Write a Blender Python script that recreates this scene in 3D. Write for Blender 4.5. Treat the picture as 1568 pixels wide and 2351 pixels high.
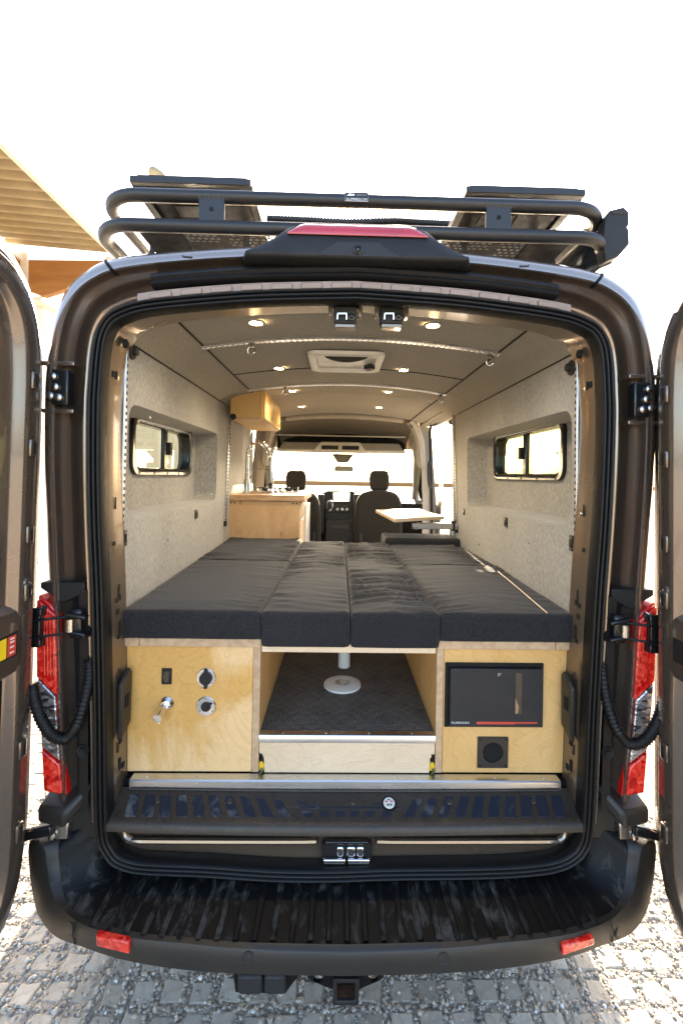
import bpy, bmesh, math, random
from mathutils import Vector, Matrix, noise
from mathutils.geometry import tessellate_polygon
random.seed(7)
R = math.radians
for o in list(bpy.data.objects): bpy.data.objects.remove(o, do_unlink=True)
SC = bpy.context.scene
COL = SC.collection

# ------------------------------------------------------------------ camera
F, PPX, PPY, IW, IH = 1045., 800., 1093., 1568., 2351.
YAW, ROLL = R(1.2), R(1.0)
CAM = Vector((-0.049, -1.55, 1.85))
_a, _b, _c, _s = math.cos(YAW), math.sin(YAW), math.cos(ROLL), math.sin(ROLL)
r0, up0, fw = Vector((_a, -_b, 0)), Vector((0, 0, 1)), Vector((_b, _a, 0))
cr, cu = r0*_c + up0*_s, -r0*_s + up0*_c
cd = bpy.data.cameras.new('camera'); cam = bpy.data.objects.new('camera', cd); COL.objects.link(cam)
cam.matrix_world = Matrix(((cr.x, cu.x, -fw.x, CAM.x), (cr.y, cu.y, -fw.y, CAM.y), (cr.z, cu.z, -fw.z, CAM.z), (0, 0, 0, 1)))
cd.sensor_fit = 'VERTICAL'; cd.sensor_height = 36; cd.sensor_width = 24; cd.lens = F/IH*36
cd.shift_x = (IW/2-PPX)/IH; cd.shift_y = -(IH/2-PPY)/IH
cd.clip_start = .02; cd.clip_end = 2000
SC.camera = cam

# ------------------------------------------------------------------ light
SUN_EL, SUN_AZ = R(23), R(4)          # low sun ahead of the van, a touch to the right
w = bpy.data.worlds.new('World'); SC.world = w; w.use_nodes = True
wn = w.node_tree.nodes; bg = wn['Background']
sky = wn.new('ShaderNodeTexSky'); sky.sky_type = 'NISHITA'; sky.sun_disc = False
sky.sun_elevation = SUN_EL; sky.sun_rotation = SUN_AZ; sky.dust_density = 2.6; sky.air_density = .8; sky.ozone_density = .6
w.node_tree.links.new(sky.outputs[0], bg.inputs[0]); bg.inputs[1].default_value = .15
sd = bpy.data.lights.new('sun', 'SUN'); sd.energy = 4.5; sd.angle = R(.53); sd.color = (1, .86, .66)
sun = bpy.data.objects.new('sun', sd); COL.objects.link(sun)
tosun = Vector((math.sin(SUN_AZ)*math.cos(SUN_EL), math.cos(SUN_AZ)*math.cos(SUN_EL), math.sin(SUN_EL)))
sun.rotation_euler = tosun.to_track_quat('Z', 'Y').to_euler()
vs = SC.view_settings; vs.view_transform = 'Standard'; vs.look = 'None'; vs.gamma = 1; vs.exposure = 2.68
vs.use_curve_mapping = False
vs.use_white_balance = True; vs.white_balance_temperature = 7000; vs.white_balance_tint = 10
SC.render.engine = 'CYCLES'
LAMPW = 2.5
SC.cycles.max_bounces = 10; SC.cycles.diffuse_bounces = 6; SC.cycles.transparent_max_bounces = 16

# ------------------------------------------------------------------ measuring helpers (photo point -> place on a known plane)
def _ray(px, py):
    u, v = px-PPX, PPY-py
    return cr*u + cu*v + fw*F
def at(px, py, Y):
    d = _ray(px, py); return CAM + d*((Y-CAM.y)/d.y)
def atz(px, py, Z):
    d = _ray(px, py); return CAM + d*((Z-CAM.z)/d.z)
def atx(px, py, X):
    d = _ray(px, py); return CAM + d*((X-CAM.x)/d.x)
def WX(Y, z): return .836+.034*Y-.010*(z-1.35)          # inner wall half width
def onwall(px, py, s):
    Y, z = 1., 1.8
    for _ in range(9):
        p = atx(px, py, s*WX(Y, z)); Y, z = p.y, p.z
    return p
def CZ_(x): return 2.49-.06*(x/.7)**2                  # ceiling height

# ------------------------------------------------------------------ mesh helpers
class MB:
    def __init__(s): s.v = []; s.f = []
    def add(s, vs, fs):
        n = len(s.v); s.v += [Vector(p) for p in vs]; s.f += [tuple(i+n for i in f) for f in fs]; return s
    def box(s, x0, x1, y0, y1, z0, z1):
        return s.add([(x0,y0,z0),(x1,y0,z0),(x1,y1,z0),(x0,y1,z0),(x0,y0,z1),(x1,y0,z1),(x1,y1,z1),(x0,y1,z1)],
                     [(0,3,2,1),(4,5,6,7),(0,1,5,4),(1,2,6,5),(2,3,7,6),(3,0,4,7)])
    def hexa(s, q, d):
        q = [Vector(p) for p in q]; d = Vector(d); n = len(q)
        return s.add(q+[p+d for p in q], [tuple(range(n)), tuple(reversed(range(n, 2*n)))]+[(i, (i+1) % n, (i+1) % n+n, i+n) for i in range(n)])
    def obox(s, c, sz, ax):
        c = Vector(c); X, Y, Z = [Vector(a).normalized()*h/2 for a, h in zip(ax, sz)]
        q = [c-X-Y-Z, c+X-Y-Z, c+X+Y-Z, c-X+Y-Z]
        return s.hexa(q, Z*2)
    def loft(s, rings, closed=True, caps=False, skip=None):
        n = len(rings[0]); base = len(s.v)
        for r in rings: s.v += [Vector(p) for p in r]
        m = n if closed else n-1
        for i in range(len(rings)-1):
            for j in range(m):
                if skip and skip(i, j): continue
                k = (j+1) % n
                s.f.append((base+i*n+j, base+i*n+k, base+(i+1)*n+k, base+(i+1)*n+j))
        if caps:
            s.f.append(tuple(base+j for j in range(n))); s.f.append(tuple(base+(len(rings)-1)*n+j for j in reversed(range(n))))
        return s
    def tube(s, path, r, seg=10, closed=False, caps=True):
        path = [Vector(p) for p in path]; n = len(path)
        rr = r if isinstance(r, (list, tuple)) else [r]*n
        rings = []; N = None
        for i in range(n):
            if closed: t = path[(i+1) % n]-path[i-1]
            else: t = path[min(i+1, n-1)]-path[max(i-1, 0)]
            t.normalize()
            if N is None: N = t.orthogonal().normalized()
            else:
                N = N-t*N.dot(t)
                N = N.normalized() if N.length > 1e-6 else t.orthogonal().normalized()
            B = t.cross(N)
            rings.append([path[i]+(N*math.cos(2*math.pi*k/seg)+B*math.sin(2*math.pi*k/seg))*rr[i] for k in range(seg)])
        if closed: rings.append(rings[0])
        return s.loft(rings, True, caps and not closed)
    def lathe(s, prof, o, ax, seg=20, caps=True):
        ax = Vector(ax).normalized(); N = ax.orthogonal().normalized(); B = ax.cross(N); o = Vector(o)
        rings = [[o+ax*h+(N*math.cos(2*math.pi*k/seg)+B*math.sin(2*math.pi*k/seg))*r for k in range(seg)] for r, h in prof]
        return s.loft(rings, True, caps)
    def polyhole(s, outer, holes=()):
        """flat (already 3D) polygon with holes"""
        loops = [[Vector(p) for p in outer]]+[[Vector(p) for p in h] for h in holes]
        tri = tessellate_polygon(loops); flat = [p for l in loops for p in l]
        return s.add(flat, [tuple(t) for t in tri])
def link(o, parent):
    COL.objects.link(o)
    if parent is not None:
        o.parent = parent
        if parent.type == 'EMPTY' and parent.parent is None:
            o.matrix_parent_inverse = Matrix.Translation(-parent.location)
        elif parent.parent is not None or parent.type == 'MESH':
            pass
def O(name, mb, mat, parent=None, bev=0, ang=35, seg=2, label=None, kind=None, wn=False):
    me = bpy.data.meshes.new(name); me.from_pydata(mb.v, [], mb.f)
    bm = bmesh.new(); bm.from_mesh(me); bmesh.ops.remove_doubles(bm, verts=bm.verts, dist=1e-6); bmesh.ops.recalc_face_normals(bm, faces=bm.faces); bm.to_mesh(me); bm.free()
    me.polygons.foreach_set('use_smooth', [True]*len(me.polygons)); me.set_sharp_from_angle(angle=R(ang))
    me.materials.append(mat)
    o = bpy.data.objects.new(name, me); link(o, parent)
    if bev:
        b = o.modifiers.new('bevel', 'BEVEL'); b.width = bev; b.segments = seg; b.limit_method = 'ANGLE'; b.angle_limit = R(40); b.harden_normals = False
    if label: o['label'] = label
    if kind: o['kind'] = kind
    return o
def tag(o, label, cat, group=None):
    o['label'] = label; o['category'] = cat
    if group: o['group'] = group
    return o
def thing(name, loc, label, cat, group=None):
    o = bpy.data.objects.new(name, None); o.location = loc; o.empty_display_size = .1; COL.objects.link(o)
    return tag(o, label, cat, group)
def struct(o): o['kind'] = 'structure'; return o
def box(x0, x1, y0, y1, z0, z1): return MB().box(x0, x1, y0, y1, z0, z1)
def rrect(y0, y1, z0, z1, r, n=5):
    p = []
    for cy, cz, a in ((y1-r, z1-r, 0), (y0+r, z1-r, 90), (y0+r, z0+r, 180), (y1-r, z0+r, 270)):
        for k in range(n+1):
            t = R(a+90*k/n); p.append((cy+r*math.cos(t), cz+r*math.sin(t)))
    return p
def cat(pts, n=4, closed=False):
    pts = [Vector(p) for p in pts]; out = []; m = len(pts)
    for i in range(m if closed else m-1):
        if closed: a, b, c, d = pts[i-1], pts[i], pts[(i+1) % m], pts[(i+2) % m]
        else: a, b, c, d = pts[max(i-1, 0)], pts[i], pts[i+1], pts[min(i+2, m-1)]
        for k in range(n):
            t = k/n
            out.append(.5*((2*b)+(c-a)*t+(2*a-5*b+4*c-d)*t*t+(3*b-a-3*c+d)*t**3))
    if not closed: out.append(pts[-1])
    return out
def roundpoly(pts, r, n=5):
    pts = [Vector(p) for p in pts]; out = []; m = len(pts)
    for i in range(m):
        p, a, b = pts[i], pts[i-1], pts[(i+1) % m]
        ra = min(r, (a-p).length*.45, (b-p).length*.45)
        s, e = p+(a-p).normalized()*ra, p+(b-p).normalized()*ra
        for k in range(n+1):
            t = k/n; out.append(s*(1-t)**2+p*2*t*(1-t)+e*t*t)
    return out
def text_mb(txt, size, origin, ux, uy, depth=.0006, align='CENTER'):
    c = bpy.data.curves.new('t', 'FONT'); c.body = txt; c.size = size; c.align_x = align; c.align_y = 'CENTER'; c.extrude = 0; c.resolution_u = 3
    t = bpy.data.objects.new('t', c); COL.objects.link(t)
    dg = bpy.context.evaluated_depsgraph_get(); me = bpy.data.meshes.new_from_object(t.evaluated_get(dg))
    ux, uy, origin = Vector(ux), Vector(uy), Vector(origin)
    mb = MB(); mb.add([origin+ux*v.co.x+uy*v.co.y for v in me.vertices], [tuple(p.vertices) for p in me.polygons])
    bpy.data.objects.remove(t, do_unlink=True); bpy.data.curves.remove(c); bpy.data.meshes.remove(me)
    return mb

# ------------------------------------------------------------------ materials
def nmat(name):
    m = bpy.data.materials.new(name); m.use_nodes = True; nt = m.node_tree
    return m, nt, nt.nodes['Principled BSDF']
def N(nt, typ, **kw):
    n = nt.nodes.new(typ)
    for k, v in kw.items():
        if k.startswith('i_'):
            key = k[2:]; key = int(key) if key.isdigit() else key
            n.inputs[key].default_value = v
        else: setattr(n, k, v)
    return n
def L(nt, a, b): nt.links.new(a, b)
def tc(nt, scale=(1, 1, 1), rot=(0, 0, 0)):
    t = N(nt, 'ShaderNodeTexCoord'); mp = N(nt, 'ShaderNodeMapping'); mp.inputs['Scale'].default_value = scale; mp.inputs['Rotation'].default_value = rot
    L(nt, t.outputs['Object'], mp.inputs[0]); return mp.outputs[0]
def ramp(nt, fac, stops):
    r = N(nt, 'ShaderNodeValToRGB'); e = r.color_ramp.elements
    while len(e) < len(stops): e.new(.5)
    for el, (p, c) in zip(e, stops): el.position = p; el.color = (*c, 1)
    L(nt, fac, r.inputs[0]); return r.outputs[0]
def pm(name, col, rough=.5, metal=0., var=.12, vs=6., bump=.0, bs=300., coat=0., rvar=.1, sheen=0., spec=.5, stretch=(1, 1, 1)):
    m, nt, p = nmat(name)
    co = tc(nt, stretch)
    n = N(nt, 'ShaderNodeTexNoise', i_Scale=vs, i_Detail=6., i_Roughness=.65); L(nt, co, n.inputs['Vector'])
    c0 = tuple(x*(1-var) for x in col); c1 = tuple(min(1, x*(1+var)) for x in col)
    L(nt, ramp(nt, n.outputs[0], [(.3, c0), (.7, c1)]), p.inputs['Base Color'])
    mr = N(nt, 'ShaderNodeMapRange'); mr.inputs[1].default_value = .3; mr.inputs[2].default_value = .7; mr.inputs[3].default_value = max(.02, rough-rvar); mr.inputs[4].default_value = min(1, rough+rvar)
    n2 = N(nt, 'ShaderNodeTexNoise', i_Scale=vs*2.7, i_Detail=5.); L(nt, co, n2.inputs['Vector']); L(nt, n2.outputs[0], mr.inputs[0]); L(nt, mr.outputs[0], p.inputs['Roughness'])
    p.inputs['Metallic'].default_value = metal; p.inputs['Coat Weight'].default_value = coat; p.inputs['Coat Roughness'].default_value = .06; p.inputs['Coat IOR'].default_value = 1.7
    p.inputs['Sheen Weight'].default_value = sheen; p.inputs['Specular IOR Level'].default_value = spec
    if bump:
        n3 = N(nt, 'ShaderNodeTexNoise', i_Scale=bs, i_Detail=3.); L(nt, co, n3.inputs['Vector'])
        b = N(nt, 'ShaderNodeBump', i_Strength=bump, i_Distance=.002); L(nt, n3.outputs[0], b.inputs['Height']); L(nt, b.outputs[0], p.inputs['Normal'])
    return m
def fabric(name, c0, c1, sc=260., bump=.5, sheen=.25, st=(1, 1, .35)):
    m, nt, p = nmat(name); co = tc(nt, st)
    n = N(nt, 'ShaderNodeTexNoise', i_Scale=sc, i_Detail=4., i_Roughness=.7); L(nt, co, n.inputs['Vector'])
    big = N(nt, 'ShaderNodeTexNoise', i_Scale=3., i_Detail=3.); L(nt, co, big.inputs['Vector'])
    mx = N(nt, 'ShaderNodeMath', operation='MULTIPLY_ADD'); mx.inputs[1].default_value = .25; L(nt, big.outputs[0], mx.inputs[0]); L(nt, n.outputs[0], mx.inputs[2])
    L(nt, ramp(nt, mx.outputs[0], [(.42, c0), (.82, c1)]), p.inputs['Base Color'])
    p.inputs['Roughness'].default_value = .92; p.inputs['Sheen Weight'].default_value = sheen; p.inputs['Specular IOR Level'].default_value = .2
    b = N(nt, 'ShaderNodeBump', i_Strength=bump, i_Distance=.0015); L(nt, n.outputs[0], b.inputs['Height']); L(nt, b.outputs[0], p.inputs['Normal'])
    return m
def birch(name, pale, gold, knots=.0, st=(1.6, 1.6, 1.0), seed=0., blot=(.47, .56), rough=.38, grad=None):
    m, nt, p = nmat(name); t = N(nt, 'ShaderNodeTexCoord'); mp = N(nt, 'ShaderNodeMapping'); mp.inputs['Scale'].default_value = st; mp.inputs['Location'].default_value = (seed, seed*1.7, seed*.6)
    L(nt, t.outputs['Object'], mp.inputs[0]); co = mp.outputs[0]
    n = N(nt, 'ShaderNodeTexNoise', i_Scale=2.6, i_Detail=2., i_Distortion=.9); L(nt, co, n.inputs['Vector'])
    ml = N(nt, 'ShaderNodeMath', operation='MULTIPLY'); ml.inputs[1].default_value = 26.; L(nt, n.outputs[0], ml.inputs[0])
    fr = N(nt, 'ShaderNodeMath', operation='FRACT'); L(nt, ml.outputs[0], fr.inputs[0])        # contour-like rotary grain
    grain = ramp(nt, fr.outputs[0], [(0., (.62,)*3), (.12, (1.,)*3), (.8, (.9,)*3), (1., (.62,)*3)])
    n2 = N(nt, 'ShaderNodeTexNoise', i_Scale=1.7, i_Detail=7., i_Roughness=.62, i_Distortion=.7); L(nt, co, n2.inputs['Vector'])
    src = n2.outputs[0]
    if grad:                          # heartwood runs across one side of the sheet
        sp_ = N(nt, 'ShaderNodeSeparateXYZ'); L(nt, t.outputs['Object'], sp_.inputs[0])
        for ax, k_, c_ in grad:
            ma = N(nt, 'ShaderNodeMath', operation='MULTIPLY_ADD'); ma.inputs[1].default_value = k_; ma.inputs[2].default_value = -k_*c_; L(nt, sp_.outputs[ax], ma.inputs[0])
            ad_ = N(nt, 'ShaderNodeMath', operation='ADD'); L(nt, ma.outputs[0], ad_.inputs[0]); L(nt, src, ad_.inputs[1]); src = ad_.outputs[0]
    base = ramp(nt, src, [(blot[0], pale), (blot[1], gold)])
    fine = N(nt, 'ShaderNodeTexNoise', i_Scale=60., i_Detail=5., i_Roughness=.7); fm = N(nt, 'ShaderNodeMapping'); fm.inputs['Scale'].default_value = (1, 1, 6)
    L(nt, t.outputs['Object'], fm.inputs[0]); L(nt, fm.outputs[0], fine.inputs['Vector'])
    fc = ramp(nt, fine.outputs[0], [(.3, (.9,)*3), (.7, (1.04,)*3)])
    mx = N(nt, 'ShaderNodeMix', data_type='RGBA', blend_type='MULTIPLY'); mx.inputs[0].default_value = .3; L(nt, base, mx.inputs[6]); L(nt, grain, mx.inputs[7])
    my = N(nt, 'ShaderNodeMix', data_type='RGBA', blend_type='MULTIPLY'); my.inputs[0].default_value = 1.; L(nt, mx.outputs[2], my.inputs[6]); L(nt, fc, my.inputs[7])
    out = my.outputs[2]
    if knots:
        v = N(nt, 'ShaderNodeTexVoronoi', i_Scale=5.5); L(nt, co, v.inputs['Vector'])
        kc = ramp(nt, v.outputs['Distance'], [(.03, (.3, .16, .07)), (.16*knots, (1, 1, 1))])
        mz = N(nt, 'ShaderNodeMix', data_type='RGBA', blend_type='MULTIPLY'); mz.inputs[0].default_value = .7; L(nt, out, mz.inputs[6]); L(nt, kc, mz.inputs[7]); out = mz.outputs[2]
    L(nt, out, p.inputs['Base Color']); p.inputs['Roughness'].default_value = rough; p.inputs['Specular IOR Level'].default_value = .3
    b = N(nt, 'ShaderNodeBump', i_Strength=.08, i_Distance=.001); L(nt, fine.outputs[0], b.inputs['Height']); L(nt, b.outputs[0], p.inputs['Normal'])
    return m
def plyedge(name, axis):
    m, nt, p = nmat(name); t = N(nt, 'ShaderNodeTexCoord'); sx = N(nt, 'ShaderNodeSeparateXYZ'); L(nt, t.outputs['Object'], sx.inputs[0])
    ml = N(nt, 'ShaderNodeMath', operation='MULTIPLY'); ml.inputs[1].default_value = 330.; L(nt, sx.outputs[axis], ml.inputs[0])
    fr = N(nt, 'ShaderNodeMath', operation='FRACT'); L(nt, ml.outputs[0], fr.inputs[0])
    n = N(nt, 'ShaderNodeTexNoise', i_Scale=40., i_Detail=4.); L(nt, t.outputs['Object'], n.inputs['Vector'])
    a = ramp(nt, fr.outputs[0], [(.0, (.30, .17, .09)), (.35, (.55, .36, .2)), (.5, (.68, .5, .32)), (1., (.62, .43, .26))])
    mx = N(nt, 'ShaderNodeMix', data_type='RGBA', blend_type='MULTIPLY'); mx.inputs[0].default_value = .5; L(nt, a, mx.inputs[6])
    L(nt, ramp(nt, n.outputs[0], [(.35, (.6, .5, .45)), (.65, (1, 1, 1))]), mx.inputs[7]); L(nt, mx.outputs[2], p.inputs['Base Color']); p.inputs['Roughness'].default_value = .55
    return m
def glassmat(name, tint, gloss=.12, rough=.02):
    m, nt, p = nmat(name); nt.nodes.remove(p); out = nt.nodes['Material Output']
    tr = N(nt, 'ShaderNodeBsdfTransparent'); tr.inputs[0].default_value = (*tint, 1); gl = N(nt, 'ShaderNodeBsdfGlossy'); gl.inputs['Roughness'].default_value = rough
    lw = N(nt, 'ShaderNodeLayerWeight', i_Blend=.5); pw = N(nt, 'ShaderNodeMath', operation='POWER'); pw.inputs[1].default_value = 5.; L(nt, lw.outputs['Facing'], pw.inputs[0]); mx = N(nt, 'ShaderNodeMixShader'); ad = N(nt, 'ShaderNodeMath', operation='MULTIPLY_ADD'); ad.inputs[1].default_value = .8; ad.inputs[2].default_value = gloss*.3; ad.use_clamp = True
    L(nt, pw.outputs[0], ad.inputs[0]); L(nt, ad.outputs[0], mx.inputs[0]); L(nt, tr.outputs[0], mx.inputs[1]); L(nt, gl.outputs[0], mx.inputs[2]); L(nt, mx.outputs[0], out.inputs[0])
    return m
def emit(name, col, st):
    m, nt, p = nmat(name); p.inputs['Base Color'].default_value = (*col, 1); p.inputs['Emission Color'].default_value = (*col, 1); p.inputs['Emission Strength'].default_value = st; return m

M = {}
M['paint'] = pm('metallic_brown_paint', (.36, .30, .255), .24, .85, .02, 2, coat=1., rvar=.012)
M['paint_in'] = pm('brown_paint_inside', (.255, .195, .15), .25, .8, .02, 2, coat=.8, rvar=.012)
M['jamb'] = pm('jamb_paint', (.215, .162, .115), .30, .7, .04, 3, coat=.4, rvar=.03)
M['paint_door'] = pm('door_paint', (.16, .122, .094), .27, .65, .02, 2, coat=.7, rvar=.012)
M['paint_lit'] = pm('lit_frame_paint', (.27, .175, .115), .42, .3, .12, 6, coat=.3)  # copy of the frame paint, bright light on the header put into its colour
M['brake'] = pm('brake_red', (.42, .016, .03), .3, 0, .15, 5, coat=.6)
M['black'] = pm('black_textured_plastic', (.013, .0125, .0125), .5, 0, .2, 8, bump=.35, bs=900, rvar=.08, spec=.35)
M['black2'] = pm('black_liner_plastic', (.006, .006, .0065), .6, 0, .25, 8, bump=.2, bs=600, spec=.2)
M['bumper'] = pm('bumper_plastic', (.022, .0197, .017), .40, 0, .12, 8, bump=.2, bs=1100, rvar=.04, spec=.45)
M['gloss'] = pm('gloss_black', (.012, .012, .013), .16, 0, .1, 5, rvar=.04)
M['rubber'] = pm('rubber', (.006, .006, .0064), .42, 0, .2, 20, bump=.15, bs=500, spec=.35)
M['rack'] = pm('black_powder_coat', (.016, .016, .0175), .34, .1, .12, 9, bump=.2, bs=800, rvar=.06)
M['wall'] = fabric('grey_wall_fabric', (.175, .169, .156), (.42, .405, .37), 150, .6)
M['ceil'] = fabric('grey_ceiling_fabric', (.20, .182, .148), (.36, .33, .272), 200, .5, .2, (1, .5, 1))
M['cushion'] = fabric('charcoal_cushion_cloth', (.007, .007, .0082), (.034, .0335, .035), 330, .35, .12, (1, .45, .45))
M['seat'] = fabric('grey_seat_cloth', (.011, .0105, .0095), (.030, .028, .025), 300, .3, .15)
M['birch'] = birch('birch_plywood', (.82, .545, .265), (.69, .385, .115), seed=3.2, rough=.55, blot=(.45, .55), grad=((0, -.55, -.60), (2, .45, .99)))
M['birch2'] = birch('birch_plywood_even', (.78, .49, .20), (.68, .385, .125), seed=8.1, blot=(.40, .66), rough=.5)
M['birchp'] = birch('pale_birch', (.80, .63, .44), (.72, .54, .35), seed=5.3, st=(1, 1, 2.5), blot=(.4, .7))
M['birchk'] = birch('knotty_birch', (.60, .385, .20), (.46, .26, .115), knots=1., seed=1.4, st=(2, 2, .8), blot=(.4, .65))
M['cabinet'] = birch('honey_birch', (.68, .455, .19), (.60, .375, .13), seed=2.2, blot=(.4, .65))
M['plyx'] = plyedge('plywood_edge_vertical', 0); M['plyz'] = plyedge('plywood_edge_flat', 2)
M['butcher'] = pm('butcher_block', (.42, .25, .12), .35, 0, .4, 9, stretch=(1, 6, 6))
M['alu'] = pm('brushed_aluminium', (.66, .66, .66), .3, 1, .03, 6, stretch=(.3, 6, 6), rvar=.05)
M['chrome'] = pm('chrome', (.75, .75, .76), .12, 1, .04, 5, rvar=.05)
M['steel'] = pm('nickel', (.5, .48, .44), .25, 1, .1, 8)
M['white'] = pm('white_plastic', (.78, .76, .70), .4, 0, .05, 5)
M['cream'] = pm('cream_trim', (.34, .32, .27), .55, 0, .06, 5)
M['dash'] = pm('dark_dash_plastic', (.022, .022, .024), .55, 0, .1, 10, spec=.35)
M['headliner'] = pm('cab_headliner', (.16, .145, .12), .85, 0, .08, 12)
M['pillar'] = pm('cab_pillar_trim', (.36, .33, .28), .7, 0, .06, 12)
M['red'] = pm('red_plastic', (.55, .012, .008), .18, 0, .1, 12, coat=.5)
M['redbar'] = pm('red_print', (.6, .06, .035), .5)
M['yellow'] = pm('yellow_print', (.85, .62, .02), .5)
M['strap'] = pm('yellow_strap', (.75, .48, .02), .7, 0, .2, 30)
M['silverprint'] = pm('silver_print', (.42, .4, .37), .5)
M['whiteprint'] = pm('white_print', (.75, .75, .73), .5, var=.03)
M['hole'] = pm('dark_void', (.004, .004, .004), .9)
M['rust'] = pm('rusty_steel', (.10, .045, .02), .8, .3, .5, 40)
M['screen'] = emit('screen', (.85, .8, .7), .5)
M['lamp'] = emit('warm_lamp', (1., .72, .38), 36.)
M['glass'] = glassmat('clear_glass', (.93, .95, .92)); M['tint'] = glassmat('tinted_glass', (.27, .275, .14), .2); M['tintl'] = glassmat('smoke_glass', (.26, .27, .22), .25)
M['tyre'] = pm('tyre', (.02, .02, .02), .8)
M['panelback'] = pm('solar_backsheet', (.035, .034, .033), .5, 0, .4, 14); M['solar'] = pm('solar_cells', (.01, .012, .03), .15)
M['pelican'] = pm('silver_sheet', (.45, .44, .41), .45, .4, .25, 10)
M['corr'] = pm('corrugated_cream_sheet', (.34, .26, .14), .5, .1, .15, 2.5); M['timber'] = birch('orange_timber', (.42, .20, .065), (.30, .13, .04), st=(.3, .3, 3), seed=4, blot=(.35, .7), rough=.6)
M['creamwall'] = pm('painted_wall', (.72, .69, .62), .8, 0, .05, 1.5); M['fasc'] = pm('fascia_paint', (.70, .66, .58), .6)
M['leaf'] = pm('leaves', (.07, .10, .04), .7, 0, .4, 4)

def redlens():
    m, nt, p = nmat('red_lens'); co = tc(nt)
    v = N(nt, 'ShaderNodeTexVoronoi', i_Scale=75.); L(nt, co, v.inputs['Vector'])
    L(nt, ramp(nt, v.outputs['Color'], [(.1, (.40, .004, .004)), (.5, (.80, .02, .012)), (.95, (.95, .10, .06))]), p.inputs['Base Color'])
    p.inputs['Roughness'].default_value = .12; p.inputs['Coat Weight'].default_value = 1.; p.inputs['Subsurface Weight'].default_value = .0
    b = N(nt, 'ShaderNodeBump', i_Strength=.4, i_Distance=.004); L(nt, v.outputs['Distance'], b.inputs['Height']); L(nt, b.outputs[0], p.inputs['Normal'])
    return m
def clearlens():
    m, nt, p = nmat('clear_lens_reflector'); co = tc(nt, (1, 1, 2.2))
    v = N(nt, 'ShaderNodeTexVoronoi', i_Scale=40.); L(nt, co, v.inputs['Vector'])
    L(nt, ramp(nt, v.outputs['Color'], [(.2, (.10, .10, .11)), (.55, (.55, .55, .56)), (.9, (.85, .86, .88))]), p.inputs['Base Color'])
    p.inputs['Metallic'].default_value = .7; p.inputs['Roughness'].default_value = .14; p.inputs['Coat Weight'].default_value = 1.
    b = N(nt, 'ShaderNodeBump', i_Strength=.7, i_Distance=.006); L(nt, v.outputs['Distance'], b.inputs['Height']); L(nt, b.outputs[0], p.inputs['Normal'])
    return m
M['redlens'] = redlens(); M['clearlens'] = clearlens()
def matmat():
    m, nt, p = nmat('woven_floor_mat'); co = tc(nt)
    ck = N(nt, 'ShaderNodeTexChecker', i_Scale=34.); L(nt, co, ck.inputs['Vector'])
    w1 = N(nt, 'ShaderNodeTexWave', i_Scale=34., i_Distortion=.5); w1.bands_direction = 'X'; L(nt, co, w1.inputs['Vector'])
    w2 = N(nt, 'ShaderNodeTexWave', i_Scale=34., i_Distortion=.5); w2.bands_direction = 'Y'; L(nt, co, w2.inputs['Vector'])
    mx = N(nt, 'ShaderNodeMix'); L(nt, ck.outputs['Fac'], mx.inputs[0]); L(nt, w1.outputs['Fac'], mx.inputs[2]); L(nt, w2.outputs['Fac'], mx.inputs[3])
    n = N(nt, 'ShaderNodeTexNoise', i_Scale=9., i_Detail=4.); L(nt, co, n.inputs['Vector'])
    md = N(nt, 'ShaderNodeMath', operation='MULTIPLY'); L(nt, mx.outputs[0], md.inputs[0]); L(nt, n.outputs[0], md.inputs[1])
    L(nt, ramp(nt, md.outputs[0], [(.08, (.010, .0095, .009)), (.40, (.20, .187, .16))]), p.inputs['Base Color'])
    p.inputs['Roughness'].default_value = .7
    b = N(nt, 'ShaderNodeBump', i_Strength=.8, i_Distance=.002); L(nt, mx.outputs[0], b.inputs['Height']); L(nt, b.outputs[0], p.inputs['Normal'])
    return m
M['mat'] = matmat()
def dusty(name, dark, dust, lo, hi, sc, st):
    m, nt, p = nmat(name); co = tc(nt, st)
    n = N(nt, 'ShaderNodeTexNoise', i_Scale=sc, i_Detail=8., i_Roughness=.7, i_Distortion=.6); L(nt, co, n.inputs['Vector'])
    f = N(nt, 'ShaderNodeTexNoise', i_Scale=2.2, i_Detail=2.); L(nt, co, f.inputs['Vector'])
    a = N(nt, 'ShaderNodeMath', operation='MULTIPLY_ADD'); a.inputs[1].default_value = .5; L(nt, f.outputs[0], a.inputs[0]); L(nt, n.outputs[0], a.inputs[2])
    L(nt, ramp(nt, a.outputs[0], [(lo, dark), (hi, dust)]), p.inputs['Base Color'])
    L(nt, ramp(nt, a.outputs[0], [(lo, (.48,)*3), (hi, (.85,)*3)]), p.inputs['Roughness']); p.inputs['Specular IOR Level'].default_value = .22
    g = N(nt, 'ShaderNodeTexNoise', i_Scale=700.); L(nt, tc(nt), g.inputs['Vector'])
    b = N(nt, 'ShaderNodeBump', i_Strength=.25, i_Distance=.001); L(nt, g.outputs[0], b.inputs['Height']); L(nt, b.outputs[0], p.inputs['Normal'])
    return m
M['pad'] = dusty('dusty_step_plastic', (.0045, .0045, .005), (.085, .082, .077), .78, .98, 16., (1, .55, 1))
M['ridge'] = dusty('dusty_ridge_plastic', (.006, .006, .0065), (.09, .088, .082), .76, 1.0, 18., (1, .6, 1))
M['tread'] = dusty('tread_rubber', (.016, .022, .036), (.16, .16, .165), .76, .98, 14., (1, 1, 1))
M['plate'] = pm('scuff_plate_plastic', (.040, .032, .025), .30, 0, .15, 12, bump=.3, bs=900, rvar=.07, spec=.4)
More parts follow.
